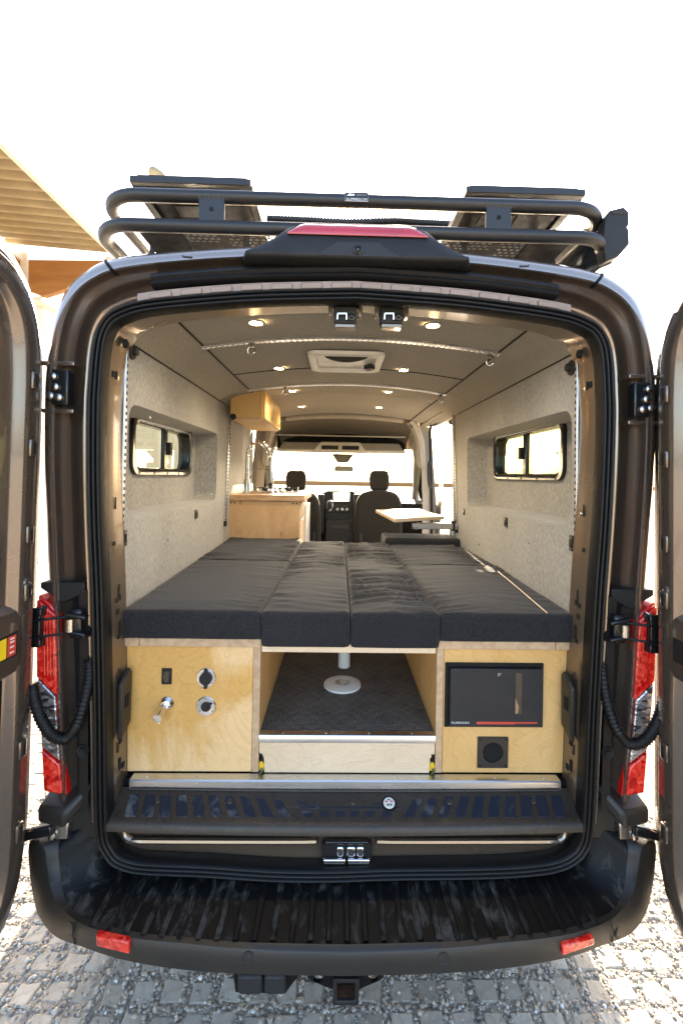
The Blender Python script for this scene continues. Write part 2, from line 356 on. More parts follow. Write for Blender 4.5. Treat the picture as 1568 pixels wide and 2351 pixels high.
def groundmat():
    m, nt, p = nmat('gravel_ground'); co = tc(nt)
    v = N(nt, 'ShaderNodeTexVoronoi', i_Scale=85.); L(nt, co, v.inputs['Vector'])
    n = N(nt, 'ShaderNodeTexNoise', i_Scale=.9, i_Detail=8., i_Roughness=.65); L(nt, co, n.inputs['Vector'])
    st = ramp(nt, v.outputs['Color'], [(.1, (.27, .25, .22)), (.5, (.42, .38, .32)), (.9, (.54, .49, .41))])
    mx = N(nt, 'ShaderNodeMix', data_type='RGBA', blend_type='MULTIPLY'); mx.inputs[0].default_value = .7; L(nt, st, mx.inputs[6]); L(nt, ramp(nt, n.outputs[0], [(.3, (.74, .68, .59)), (.7, (1.16, 1.08, .98)), ]), mx.inputs[7])
    L(nt, mx.outputs[2], p.inputs['Base Color']); p.inputs['Roughness'].default_value = .95
    b = N(nt, 'ShaderNodeBump', i_Strength=.8, i_Distance=.006); L(nt, v.outputs['Distance'], b.inputs['Height']); L(nt, b.outputs[0], p.inputs['Normal'])
    return m
M['ground'] = groundmat()
def rnd(name, stops, rough=.9, sc=30.):
    m, nt, p = nmat(name); oi = N(nt, 'ShaderNodeObjectInfo'); n = N(nt, 'ShaderNodeTexNoise', i_Scale=sc, i_Detail=8., i_Roughness=.75); L(nt, tc(nt), n.inputs['Vector'])
    c = ramp(nt, oi.outputs['Random'], stops); mx = N(nt, 'ShaderNodeMix', data_type='RGBA', blend_type='MULTIPLY'); mx.inputs[0].default_value = 1.
    L(nt, c, mx.inputs[6]); L(nt, ramp(nt, n.outputs[0], [(.28, (.58, .56, .53)), (.5, (.95, .94, .92)), (.72, (1.14, 1.12, 1.08))]), mx.inputs[7]); L(nt, mx.outputs[2], p.inputs['Base Color']); p.inputs['Roughness'].default_value = rough
    b = N(nt, 'ShaderNodeBump', i_Strength=.6, i_Distance=.003); L(nt, n.outputs[0], b.inputs['Height']); L(nt, b.outputs[0], p.inputs['Normal']); return m
M['paver'] = rnd('concrete_paver', [(0, (.45, .40, .325)), (.5, (.52, .465, .38)), (1, (.58, .52, .43))])
def stonemat():
    m, nt, p = nmat('mixed_gravel_stones'); g = N(nt, 'ShaderNodeNewGeometry')
    L(nt, ramp(nt, g.outputs['Random Per Island'], [(0, (.17, .155, .14)), (.2, (.29, .265, .235)), (.45, (.42, .375, .315)), (.75, (.50, .435, .345)), (.96, (.55, .52, .47)), (1, (.78, .77, .74))]), p.inputs['Base Color']); p.inputs['Roughness'].default_value = .85; return m
M['stone'] = stonemat()

# ================================================================== SETTING
g = struct(O('ground', MB().add([(-300, -300, 0), (300, -300, 0), (300, 600, 0), (-300, 600, 0)], [(0, 1, 2, 3)]), M['ground']))
g['label'] = 'gravel yard with rows of square concrete pavers'
def paver_mesh(seed):
    random.seed(seed); h = .0345; e = lambda: random.uniform(-.005, .005)
    mb = MB(); t = [(-h+e(), -h+e()), (h+e(), -h+e()), (h+e(), h+e()), (-h+e(), h+e())]
    outer = [Vector((x*1.06, y*1.06, -.03)) for x, y in t]; mid = [Vector((x*1.05, y*1.05, .001)) for x, y in t]; top = [Vector((x*.9, y*.9, .004+random.uniform(-.001, .001))) for x, y in t]
    mb.loft([outer, mid, top]); n = len(mb.v); mb.f.append((n-4, n-3, n-2, n-1)); return mb
pav = [O('paver', paver_mesh(i), M['paver'], g, ang=25) for i in range(6)]
pmes = [p.data for p in pav]
for p in pav: bpy.data.objects.remove(p, do_unlink=True)
random.seed(3)
spots = []
PITCH = .102
for j in range(-4, 32):
    for i in range(-26, 26):
        x = i*PITCH+0+random.uniform(-.008, .008); y = -.02+j*PITCH+random.uniform(-.008, .008)
        if x < 1.35: spots.append((x, y))
def seen(x, y):
    if -1.0 < x < 1.0 and y > .42: return 9
    return abs(y-.15)+.25*abs(x)
spots.sort(key=lambda q: seen(*q))
rest = MB()
for k, (x, y) in enumerate(spots):
    me = random.choice(pmes); rz = random.uniform(-.06, .06)+random.choice((0, math.pi/2)); tz = random.uniform(-.003, .002)
    tilt = (random.uniform(-.03, .03), random.uniform(-.03, .03))
    if k < 300:
        o = bpy.data.objects.new('paver', me); COL.objects.link(o); o.parent = g; o.location = (x, y, tz); o.rotation_euler = (*tilt, rz)
    else:
        mt = Matrix.Translation((x, y, tz)) @ Matrix.Rotation(rz, 4, 'Z'); rest.add([mt @ v.co for v in me.vertices], [tuple(p.vertices) for p in me.polygons])
O('paver_field', rest, M['paver'], g, ang=25, kind='stuff')
gv = MB(); random.seed(11)
ico = bmesh.new(); bmesh.ops.create_icosphere(ico, subdivisions=1, radius=1); iv = [v.co.copy() for v in ico.verts]; ifc = [tuple(v.index for v in f.verts) for f in ico.faces]; ico.free()
for k in range(34000):
    x = random.uniform(-1.75, 1.6); y = random.uniform(-.12, .62) if k < 28000 else random.uniform(.6, 1.6)
    if y > .6 and -1.0 < x < 1.0: x = math.copysign(1.0+random.random()*.7, x)
    s = random.choice((.003, .004, .0045, .006, .0075))*random.uniform(.8, 1.25)
    if random.random() < .01: s *= 1.7
    d, cgap = 1e9, 0
    fx = (x/PITCH) % 1; fy = ((y+.02)/PITCH) % 1
    if min(fx, 1-fx) < .37 and min(fy, 1-fy) < .37 and random.random() > .10: continue
    a = Matrix.Rotation(random.random()*6, 3, 'Z'); sx, sy, sz = s*random.uniform(.8, 1.5), s, s*random.uniform(.5, .8)
    zo = sz*.5 + (.009 if random.random() < .12 else .0)
    gv.add([Vector((x, y, zo))+a @ Vector((v.x*sx, v.y*sy, v.z*sz)) for v in iv], ifc)
gvo = O('gravel', gv, M['stone'], None, ang=80, kind='stuff'); gvo['label'] = 'mixed grey and tan gravel lying between the pavers'; gvo['category'] = 'gravel'

# shelter with corrugated roof, far left
sh = thing('shelter', (-5.6, 5, 0), 'open shelter with corrugated cream roof on orange timber beams', 'shelter')
xe, ze = -4.4, 6.0
mb = MB(); rings = []
ys = [1.2+i*.02 for i in range(int(6.0/.02))]
for x, dz in ((xe, 0), (xe-1.9, .12)):
    rings.append([(x, y, ze+dz+.04*math.tanh(2.2*math.sin((y)/.23*2*math.pi))) for y in ys])
mb.loft(rings, False); O('roof_sheet', mb, M['corr'], sh, ang=60)
O('fascia', box(xe-.03, xe+.06, 1.1, 8.6, ze-.06, ze+.16), M['fasc'], sh, .01)
O('timber_beam', box(xe-1.95, xe-1.75, 1.2, 7.3, ze-.75, ze-.18), M['timber'], sh, .01)
O('trim_strip', box(xe-1.95, xe-1.7, 1.2, 7.3, ze-.17, ze-.02), M['fasc'], sh)
b0 = [(xe-1.62, 7.25, ze-.13), (xe-.08, 7.25, ze-.10), (xe-.05, 7.25, ze-.36), (xe-1.35, 7.25, ze-.82), (xe-1.62, 7.25, ze-.72)]
O('timber_bracket', MB().hexa(b0, (0, .14, 0)), M['timber'], sh, .008)
O('post', box(xe-1.75, xe-1.62, 7.2, 7.4, 0, ze-.02), M['fasc'], sh, .01)
O('beam_end', box(xe-.14, xe-.02, 7.15, 7.55, ze-.42, ze-.06), M['fasc'], sh, .02)
mb = MB(); mb.loft([[(x, y, ze-.12+.03*math.sin(y/.30*6.283)) for y in [7.45+i*.03 for i in range(38)]] for x in (xe, xe-1.0)], False); O('roof_sheet', mb, M['corr'], sh, ang=60)
bl = thing('building', (-8, 9, 0), 'plain cream rendered building below the shelter roof', 'building')
O('wall', box(-12, xe-1.55, 7.6, 16, 0, 5.1), M['creamwall'], bl); O('eave_trim', box(xe-1.75, xe-1.4, 7.3, 9.4, 5.1, 5.2), M['fasc'], bl, .01)
# lamp head behind the left solar panel
lp = thing('street_lamp', at(372, 620, 14), 'pale rounded street lamp head showing above left solar panel', 'street lamp')
p0, p1 = at(345, 393, 14), at(378, 415, 14)
O('lamp_head', MB().tube(cat([p0, p0*.7+p1*.3+Vector((0, 0, .02)), p1], 5), [.10, .15, .17, .19, .2, .2, .21, .2, .19, .17, .12], 12), M['corr'], lp)
O('pole', MB().tube([p1+Vector((.05, 0, 0)), Vector((p1.x+.05, 14, 0))], .07, 10), M['fasc'], lp)
# low far wall and small far blocks
fwl = tag(O('boundary_wall', box(-90, 120, 86, 86.4, 0, .80), M['timber'], None, .02), 'long low far wall seen through the windscreen', 'wall')
tag(O('concrete_pillar', MB().box(10.1, 10.9, 30, 30.8, 0, 2.15).box(10.05, 10.95, 29.95, 30.85, 2.15, 2.25), M['fasc'], None, .02), 'taller pale pillar seen through the open side door', 'pillar')
tag(O('concrete_pillar', MB().box(11.2, 12.1, 32, 32.8, 0, 1.75).box(11.15, 12.15, 31.95, 32.85, 1.75, 1.85), M['creamwall'], None, .02), 'shorter pale pillar seen through the open side door', 'pillar')
# sapling beyond the windscreen, driver side
tr = thing('tree', (-4.6, 19, 0), 'thin bare tree beyond the left end of the windscreen', 'tree')
mb = MB(); random.seed(5)
mb.tube([(-4.6, 19, 0), (-4.55, 19, 1.2), (-4.6, 19, 2.6), (-4.5, 19, 4)], [.12, .1, .07, .02], 8)
for k in range(16):
    z = 1.2+k*.16; a = random.random()*6.28; q = Vector((-4.58, 19, z)); d = Vector((math.cos(a), math.sin(a)*.5, .8))*random.uniform(.5, 1.1)
    mb.tube([q, q+d*.5+Vector((0, 0, .05)), q+d], [.035, .022, .006], 6)
O('trunk', mb, pm('bark', (.16, .13, .10), .9), tr)
lf = MB()
for k in range(500):
    q = Vector((-4.55+random.gauss(0, .5), 19+random.gauss(0, .5), 2.7+random.gauss(0, .6))); a = Vector((random.gauss(0, 1), random.gauss(0, 1), random.gauss(0, 1))).normalized(); b = a.orthogonal().normalized()
    lf.add([q, q+a*.06+b*.025, q+a*.12, q+a*.06-b*.025], [(0, 1, 2, 3)])
O('crown', lf, M['leaf'], tr, kind='stuff')

# ================================================================== VAN SHELL
van = thing('camper_van', (0, 2.5, 0), 'brown camper van with both rear doors open, seen from behind', 'van')
SEAL = [(.842,.66),(.846,.78),(.852,1.015),(.86,1.25),(.869,1.47),(.881,1.68),(.888,1.885),(.89,2.07),(.887,2.15),(.88,2.255),(.866,2.325),(.835,2.375),(.785,2.405),(.71,2.428),(.55,2.450),(.32,2.472),(0,2.487)]
OUT = [(1.0,.66),(1.005,.78),(1.02,1.015),(1.035,1.25),(1.045,1.45),(1.058,1.68),(1.07,1.885),(1.073,2.09),(1.07,2.2),(1.055,2.32),(1.033,2.41),(.995,2.495),(.93,2.555),(.85,2.592),(.69,2.62),(.385,2.648),(0,2.663)]
def full(half):
    c = cat([(x, 0, z) for x, z in half], 5)
    left = [Vector((-p.x, 0, p.z)) for p in c]
    return left+[Vector((p.x, 0, p.z)) for p in reversed(c[:-1])]
S_, T_ = full(SEAL), full(OUT)
def ring(f, Y, dz=0): return [Vector((s.x+(t.x-s.x)*f, Y, s.z+(t.z-s.z)*f+dz)) for s, t in zip(S_, T_)]
PROF = [(-.12, .05), (0, .03), (.05, .016), (.13, .008), (.165, .012), (.185, .032), (.215, .085), (.26, .115), (.42, .12), (.47, .10), (.50, .06), (.53, .046), (.60, .036), (.625, .022), (.64, .0), (.655, -.006), (.70, -.005), (.77, .001), (.84, .010), (.91, .024), (.96, .042), (1.0, .075)]
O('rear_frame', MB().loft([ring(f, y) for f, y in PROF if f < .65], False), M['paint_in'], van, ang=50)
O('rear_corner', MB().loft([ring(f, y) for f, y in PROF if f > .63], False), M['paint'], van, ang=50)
# outer skin to the front, with openings
YS = [.075, .3, .55, 1.57, 2.2, 3.3, 3.5, 4.15, 4.5]
sk = [ring(1.0, .075)]+[ring(1.02 if y < 4 else .99, y, .004) for y in YS[1:]]
def skip(i, j):
    a, b = sk[i][j], sk[i+1][j]; z = (a.z+sk[i][min(j+1, len(S_)-1)].z)/2; y0, y1 = YS[i], YS[i+1]; x = a.x
    if abs(x) > .8:
        if y0 == .55 and 1.80 < z < 2.15: return True
        if x > 0 and y0 == 2.2 and z < 2.40: return True
        if y0 == 3.5 and 1.56 < z < 2.12: return True
    if y0 >= 3.5 and z > 2.2: return True
    if y0 >= 4.15 and z > 1.5: return True
    return False
O('body_skin', MB().loft(sk, False, skip=skip), M['paint'], van, ang=60)
lower = MB()
for s in (-1, 1):
    seg = [(.25, 4.6)] if s < 0 else [(.25, 2.2), (3.3, 4.6)]
    for y0, y1 in seg: lower.loft([[(s*1.03, y, .66), (s*1.02, y, .42), (s*.93, y, .36)] for y in (y0, y1)], False)
O('lower_side', lower, M['bumper'], van)
O('underbody', MB().box(-.93, .93, .12, 4.6, .5, .70), M['black2'], van)
fr = MB().loft([[(-.98, 4.5, 1.45), (-.99, 5.0, 1.3), (-.97, 5.4, 1.15), (-.95, 5.5, .35)], [(.98, 4.5, 1.45), (.99, 5.0, 1.3), (.97, 5.4, 1.15), (.95, 5.5, .35)]], False)
for s in (-1, 1): fr.add([(s*.99, 4.5, 1.45), (s*.99, 5.0, 1.3), (s*.97, 5.4, 1.15), (s*.95, 5.5, .35), (s*.97, 4.5, .35)], [(0, 1, 2, 3, 4)])
O('bonnet', fr, M['paint'], van, .02)
O('cab_roof', MB().loft([[(-.9, 3.5, 2.6), (0, 3.5, 2.665), (.9, 3.5, 2.6)], [(-.86, 3.62, 2.35), (0, 3.62, 2.4), (.86, 3.62, 2.35)], [(-.84, 3.68, 2.16), (0, 3.70, 2.18), (.84, 3.68, 2.16)]], False), M['paint'], van)
for s in (-1, 1):
    for y in (.75, 4.35):
        wv = O('wheel', MB().lathe([(.2, -.11), (.33, -.12), (.36, -.09), (.365, 0), (.36, .09), (.33, .12), (.2, .11)], (s*.84, y, .365), (1, 0, 0), 32), M['tyre'], van)
        O('rim', MB().lathe([(.05, .09), (.12, .06), (.2, .1), (.2, -.1)], (s*.84, y, .365), (s, 0, 0), 24), M['alu'], wv)

# roof strip: seams, drip rubber, clips row
for s in (-1, 1):
    ix = min(range(len(T_)), key=lambda i: abs(T_[i].x-s*.875)+(0 if T_[i].z > 2.4 else 9))
    O('roof_seam', MB().tube([ring(f, y)[ix] for f, y in PROF if f > .62]+[Vector((T_[ix].x, .3, T_[ix].z+.01))], .006, 6), M['black2'], van)
    q = [(.585, .055, 2.617), (.590, .02, 2.60), (.592, .004, 2.588), (.585, -.004, 2.579), (.555, -.006, 2.577)]
    O('roof_seam', MB().tube([Vector((s*x, y, z)) for x, y, z in q], .003, 6), M['black'], van)
def topc(x, f):
    pts = ring(f, 0); best = min(range(len(pts)-1), key=lambda i: 0 if pts[i].x <= x <= pts[i+1].x and pts[i].z > 2.3 else 1)
    a, b = pts[best], pts[best+1]; t = (x-a.x)/(b.x-a.x); return a.z+(b.z-a.z)*t
mb = MB(); n = 40
rr = []
for k in range(n+1):
    x = -.69+1.38*k/n; z = topc(x, .36)
    rr.append([(x, .05, z+.024), (x, .02, z+.028), (x, -.006, z+.02), (x, -.012, z+.006), (x, -.004, z-.004), (x, -.010, z-.014), (x, -.002, z-.024), (x, .05, z-.026)])
mb.loft(rr, True, True); O('drip_rail_rubber', mb, M['rubber'], van, ang=50)
xs_ = [-.74+1.48*i/30 for i in range(31)]
O('lit_header_strip', MB().loft([[(x, .0045, topc(x, f)) for x in xs_] for f in (-.02, .17)], False), M['paint_lit'], van)  # sheet added over the frame so the header looks brightly lit
for k in range(14):
    x = -.66+k*1.32/13; z = topc(x, .10); za, zb = topc(x-.036, .10), topc(x+.036, .10)
    O('clip_tab', MB().hexa([(x-.036, .006, za-.014), (x+.036, .006, zb-.014), (x+.036, .006, zb+.003), (x+.03, .006, zb+.008), (x-.03, .006, za+.008), (x-.036, .006, za+.003)], (0, -.009, 0)), M['paint_lit'], van, .003)

# door seal: ribbed rubber profile swept round the opening
half = [(0, .480), (.25, .484), (.45, .492), (.62, .500), (.72, .512), (.785, .540), (.822, .585), (.838, .64)]+SEAL[1:]
c = cat([(x, 0, z) for x, z in half], 4); loop = [Vector((p.x, 0, p.z)) for p in c]+[Vector((-p.x, 0, p.z)) for p in reversed(c[1:-1])]
ns = len(loop); rings = []
sp = []
for k in range(25):                    # three bulbs side by side
    a = k/24
    sp.append((a*.044, -.014-.010*abs(math.sin(a*3*math.pi))))
sp = [(0, .03)]+sp+[(.044, .03)]
for i in range(ns):
    t = (loop[(i+1) % ns]-loop[i-1]).normalized(); nin = Vector((-t.z, 0, t.x))
    wob = .0035*math.sin(loop[i].x*9.) if loop[i].z < .55 else 0
    rings.append([loop[i]+nin*d+Vector((0, y, wob)) for d, y in sp])
if (rings[0][-1]-loop[0]).z < 0:
    for i in range(ns):
        t = (loop[(i+1) % ns]-loop[i-1]).normalized(); nin = Vector((t.z, 0, -t.x))
        rings[i] = [loop[i]+nin*d+Vector((0, y, 0)) for d, y in sp]
rings.append(rings[0]); O('door_seal', MB().loft(rings, False), M['rubber'], van, ang=60)

# inner jamb: pillar faces and header
SI = ring(-.22, 0)
def inset(Y, k):
    out = []
    for p in SI:
        t = min(1, max(0, (p.z-2.25)/.14)); y = min(Y, .129)*(1-t)+Y*t
        out.append(Vector((p.x*(1-k*(1-t)), y, p.z+t*.030*max(0, Y-.02)/.17)))
    return out
jm = MB().loft([inset(.02, 0), inset(.035, .006), inset(.10, .008), inset(.14, .010), inset(.20, .012)], False)
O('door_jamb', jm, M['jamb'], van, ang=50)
for px, py in ((476, 706), (1152, 719)):
    p = at(px, py, .10); O('rubber_plug', MB().lathe([(.026, .0), (.026, -.006), (.019, -.012), (.012, -.006), (.0005, -.004)], p+Vector((0, 0, .006)), (0, 0, 1), 20), M['hole'], van)
# slots and holes on the jamb pillars
def jx(z): 
    best = min(SI, key=lambda p: abs(p.z-z)+(0 if p.x > 0 else 9)); return best.x
for s in (-1, 1):
    for z, w_, h_, y in ((2.19, .008, .03, .07), (2.19, .016, .022, .05), (1.74, .006, .042, .075), (1.60, .014, .014, .06), (1.43, .006, .045, .08), (1.405, .014, .02, .085), (1.40, .016, .016, .065), (1.36, .018, .018, .07), (1.30, .012, .05, .08), (1.27, .014, .014, .07), (1.12, .006, .03, .06), (1.105, .006, .03, .10), (.90, .018, .02, .08), (.885, .006, .035, .06), (.82, .012, .04, .075), (.80, .016, .02, .10)):
        x = jx(z)*(1-.01)
        O('slot', MB().obox((s*(x-.0005), y, z), (.003, w_, h_), ((1, 0, 0), (0, 1, 0), (0, 0, 1))), M['hole'], van, bev=.0008)
    # plastic cover on the pillar
    x = jx(1.0)*.985
    cv = [(s*x, .045, .92), (s*x, .115, .95), (s*x, .12, 1.13), (s*x, .10, 1.15), (s*x, .045, 1.11)]
    cvo = O('pillar_cover', MB().hexa(cv, (-s*.018, 0, 0)), M['bumper'], van, .005)
    O('latch_recess', MB().box(s*x-s*.020, s*x-s*.016, .065, .09, 1.02, 1.065), M['hole'], cvo)
    # pillar top striker bump
    p = at(285 if s < 0 else 1338, 790 if s < 0 else 815, .09)
    O('rubber_bump', MB().lathe([(.017, 0), (.015, .01), (.008, .014), (.001, .014)], (s*(jx(p.z)*.985), .08, p.z), (-s, 0, 0), 16), M['hole'], van)

# sill below the scuff plate
sill = MB().loft([[(x, y, z) for x in [-.83+i*.083 for i in range(21)]] for y, z in ((.03, .485), (.035, .50), (.035, .60), (.028, .606), (.022, .622), (.03, .63), (.05, .64), (.05, .67))], False)
O('sill_panel', sill, M['jamb'], van, ang=50)
for s in (-1, 1):
    O('sill_rib', MB().tube(cat([(s*.815, .02, .655), (s*.81, .015, .60), (s*.79, .012, .555), (s*.75, .010, .535), (s*.70, .012, .53), (s*.66, .03, .528)], 4), .016, 10), M['paint_in'], van)
    O('sill_rib', MB().tube(cat([(s*.765, .028, .65), (s*.757, .022, .61), (s*.735, .018, .597), (s*.69, .018, .593), (s*.15, .020, .590), (s*.12, .03, .588)], 4), .010, 8), M['paint_in'], van)
    O('sill_weld', MB().obox((s*.70, .012, .515), (.09, .01, .022), ((1, 0, 0), (0, 1, 0), (0, 0, 1))), M['jamb'], van, .006)
lk = O('latch_pocket', MB().box(-.085, .085, .012, .034, .530, .586), M['hole'], van, .004)
for x0, x1 in ((-.08, -.003), (.003, .08)): O('latch_bar', box(x0, x1, -.004, .012, .528, .546), M['chrome'], lk, .004)
for x0, x1 in ((-.035, -.01), (.0, .03), (.034, .06)): O('latch_claw', box(x0, x1, .002, .02, .548, .584), M['chrome'], lk, .006)
O('latch_strip', box(-.075, .075, .0, .02, .592, .604), M['gloss'], lk, .004)
# scuff plate with tread pads
pl = MB(); rows = []
for y, z, hw in ((.095, .716, .80), (.09, .728, .80), (.02, .694, .806), (.0, .688, .808), (-.012, .684, .81), (-.02, .676, .81), (-.022, .655, .808), (.03, .65, .80)):
    rows.append([(hw*(-1+2*i/30), y-(.012*(1-(abs(-1+2*i/30))**2) if y < .05 else 0), z-.006*math.cos((-1+2*i/30)*1.57)) for i in range(31)])
pl.loft(rows, False); scuff = O('scuff_plate', pl, M['plate'], van, ang=50)
O('plate_ridge', MB().tube([(-.77+i*.077, .082, .727-.006*math.cos((-.77+i*.077)*1.9)) for i in range(21)], .004, 8), M['plate'], scuff)
def onplate(x, y): return Vector((x, y, .6855+(y)*.40-.006*math.cos(x/.8*1.57)+.003))
def pad(xt0, xt1, xb0, xb1, yt=.068, yb=.0):
    q = [onplate(xb0, yb), onplate(xb1, yb), onplate(xt1, yt), onplate(xt0, yt)]
    O('tread_pad', MB().hexa([p-Vector((0, 0, .004)) for p in q], (0, 0, .0068)), M['tread'], scuff, .002, seg=1)
for s in (-1, 1):
    for k in range(10):
        xt = -.765+k*.0545; xb = -.765+.012+k*.0585
        a = [s*xt, s*(xt+.036), s*xb, s*(xb+.038)]
        pad(min(a[0], a[1]), max(a[0], a[1]), min(a[2], a[3]), max(a[2], a[3]))
    for xt, xb, yt, yb in ((-.215, -.165, .072, .038), (-.165, -.118, .072, .038), (-.16, -.145, .022, -.002), (-.10, -.088, .022, -.004), (-.045, -.038, .022, -.005)):
        a = [s*xt, s*(xt+.036), s*xb, s*(xb+.038)]
        pad(min(a[0], a[1]), max(a[0], a[1]), min(a[2], a[3]), max(a[2], a[3]), yt, yb)
pad(-.095, .095, -.075, .075, .073, .052); pad(-.20, .20, -.17, .17, .036, .026)
p = atz(894, 1842, .715); st = O('round_label', MB().lathe([(.028, 0), (.026, .003), (.0005, .003)], onplate(p.x, .045)+Vector((0, 0, .001)), (0, -.35, 1), 24), M['black2'], scuff)
q0 = onplate(p.x, .045)+Vector((0, -.0012, .0045)); O('label_face', MB().lathe([(.02, 0), (.019, .001), (.0005, .001)], q0, (0, -.35, 1), 24), M['white'], scuff)
for a, mt in ((.4, 'redbar'), (1.6, 'leaf'), (2.8, 'redbar'), (4.2, 'dash'), (5.3, 'leaf')):
    O('label_mark', MB().obox(q0+Vector((math.cos(a)*.010, math.sin(a)*.009, .0022+math.sin(a)*.009*.35)), (.007, .005, .0008), ((1, 0, 0), (0, 1, .35), (0, -.35, 1))), M[mt], scuff)
for x in (-.66, -.41, .02, .36, .66):
    O('plate_screw', MB().lathe([(.011, 0), (.008, .003), (.004, .001), (.0005, .001)], onplate(x, .05)+Vector((0, 0, .002)), (0, -.35, 1), 14), M['plate'], scuff)

# ------------------------------------------------------------------ bumper
ST = [((0,-.217,.385),(0,-.212,.452),(0,-.197,.457),(0,.02,.478)), ((.3,-.213,.388),(.3,-.207,.456),(.3,-.192,.460),(.3,.02,.480)), ((.508,-.2,.391),(.46,-.198,.461),(.455,-.183,.464),(.45,.02,.483)),
      ((.677,-.18,.399),(.65,-.180,.463),(.64,-.166,.466),(.63,.02,.487)), ((.803,-.15,.405),(.80,-.146,.467),(.78,-.134,.468),(.76,.02,.490)), ((.905,-.116,.403),(.888,-.104,.473),(.865,-.098,.470),(.81,.02,.505)),
      ((.980,-.076,.424),(.945,-.070,.500),(.915,-.062,.492),(.835,.025,.545)), ((1.026,-.038,.460),(.975,-.042,.545),(.945,-.030,.540),(.85,.03,.600)), ((1.060,-.008,.535),(.995,-.028,.604),(.962,-.010,.600),(.862,.035,.650)), ((1.074,.025,.603),(1.035,.0,.624),(.97,.05,.617),(.868,.05,.668)), ((1.08,.2,.61),(1.05,.16,.626),(.97,.1,.617),(.87,.07,.668))]
def half_b(s):
    cols = []
    A = [cat([q[k] for q in ST], 4) for k in range(4)]
    for a, b, c_, e in zip(*A):
        cols.append((a, b, c_, e))
    return cols
bp = thing  # placeholder name kept local
bm_face, bm_pad = MB(), MB()
for s in (-1, 1):
    cols = half_b(s); fm = lambda p: Vector((p.x*s, p.y, p.z))
    rf = []
    for a, b, c_, e in cols:
        out = (b-c_); out.z = 0; out = out.normalized()*.006
        rf.append([fm(p) for p in (a+Vector((0, .05, -.012))*.8, a, a*.75+b*.25+out*.7, a*.35+b*.65+out, b-Vector((0, 0, .006))+out*.5, b, c_, c_-Vector((0, 0, .004)))])
    bm_face.loft(rf, False)
    bm_pad.loft([[fm(c_-Vector((0, 0, .003))), fm(c_*.6+e*.4-Vector((0, 0, .002))), fm(c_*.2+e*.8), fm(e), fm(e+Vector((0, .03, .01)))] for a, b, c_, e in cols], False)
bump = O('rear_bumper', bm_face, M['bumper'], van, ang=48)
O('step_tread', bm_pad, M['pad'], bump, ang=48)
for k in range(-14, 15):
    x = k*.0555
    yf = -.192+.10*max(0, (abs(x)-.35)/.5)**2*.55; zf = .458+.008*min(1, abs(x)/.6); x2 = x*.985
    O('step_ridge', MB().loft([[(x-.009, yf+.004, zf+.001), (x-.005, yf, zf+.005), (x+.005, yf, zf+.005), (x+.009, yf+.004, zf+.001)], [(x2-.011, -.03, zf+.018), (x2-.008, -.03, zf+.0205), (x2+.008, -.03, zf+.0205), (x2+.011, -.03, zf+.018)], [(x2-.011, .01, zf+.022), (x2-.008, .01, zf+.0245), (x2+.008, .01, zf+.0245), (x2+.011, .01, zf+.022)]], False), M['ridge'], bump, ang=30)
for s, pts in ((-1, ((220,2147),(295,2164),(297,2192),(222,2174))), (1, ((1291,2172),(1363,2152),(1365,2170),(1291,2196)))):
    q = []
    for (px, py) in pts:
        Y = -.19
        for _ in range(6):
            p = at(px, py, Y); ax = abs(p.x); Y = -.2185+.055*max(0, (ax-.45)/.35)**1.4-.004
        q.append(p)
    O('red_reflector', MB().hexa(q, (0, .02, 0)), M['redlens'], bump, .004)
for px, py, Y in ((163, 2133, -.132), (570, 2200, -.213), (1018, 2202, -.214), (1418, 2140, -.13)):
    p = at(px, py, Y); nx = Vector((p.x*.9 if abs(p.x) > .6 else 0, -1, .1))
    O('parking_sensor', MB().lathe([(.018, -.01), (.018, .002), (.014, .003), (.010, .0), (.0005, .0)], p, nx, 20), M['dash'], bump)
for s in (-1, 1): O('bumper_seam', MB().tube([Vector((s*.826, -.142, .471)), Vector((s*.834, -.147, .44)), Vector((s*.828, -.145, .408))], .0016, 6), M['hole'], bump)
# lamp pedestals above the bumper wings
for s in (-1, 1):
    q = [(s*1.03, -.02, .735), (s*.93, -.035, .725), (s*.86, .04, .80), (s*1.03, .10, .76)]
    O('lamp_pedestal', MB().hexa([Vector(p)-Vector((0, 0, .055)) for p in q], (0, 0, .055)), M['bumper'], van, .012)
    O('corner_panel', MB().hexa([(s*.845, .015, .60), (s*.94, .02, .60), (s*.94, .02, .70), (s*.90, .02, .76), (s*.845, .015, .78)], (0, .04, 0)), M['bumper'], van, .006)
    hg = O('lower_hinge', box(s*.965-.03, s*.965+.03, -.005, .06, .612, .672), M['steel'], van, .006)
    for k in range(3): O('hinge_bolt', MB().lathe([(.010, 0), (.010, .008), (.004, .010), (.0005, .01)], (s*(.985+.025*k), -.008, .63+.016*(k % 2)), (0, -1, 0), 10), M['steel'], hg)
    O('hinge_arm', MB().obox((s*1.03, -.012, .645), (.10, .02, .035), ((1, 0, -.2*s), (0, 1, 0), (.2*s, 0, 1))), M['gloss'], hg, .006)

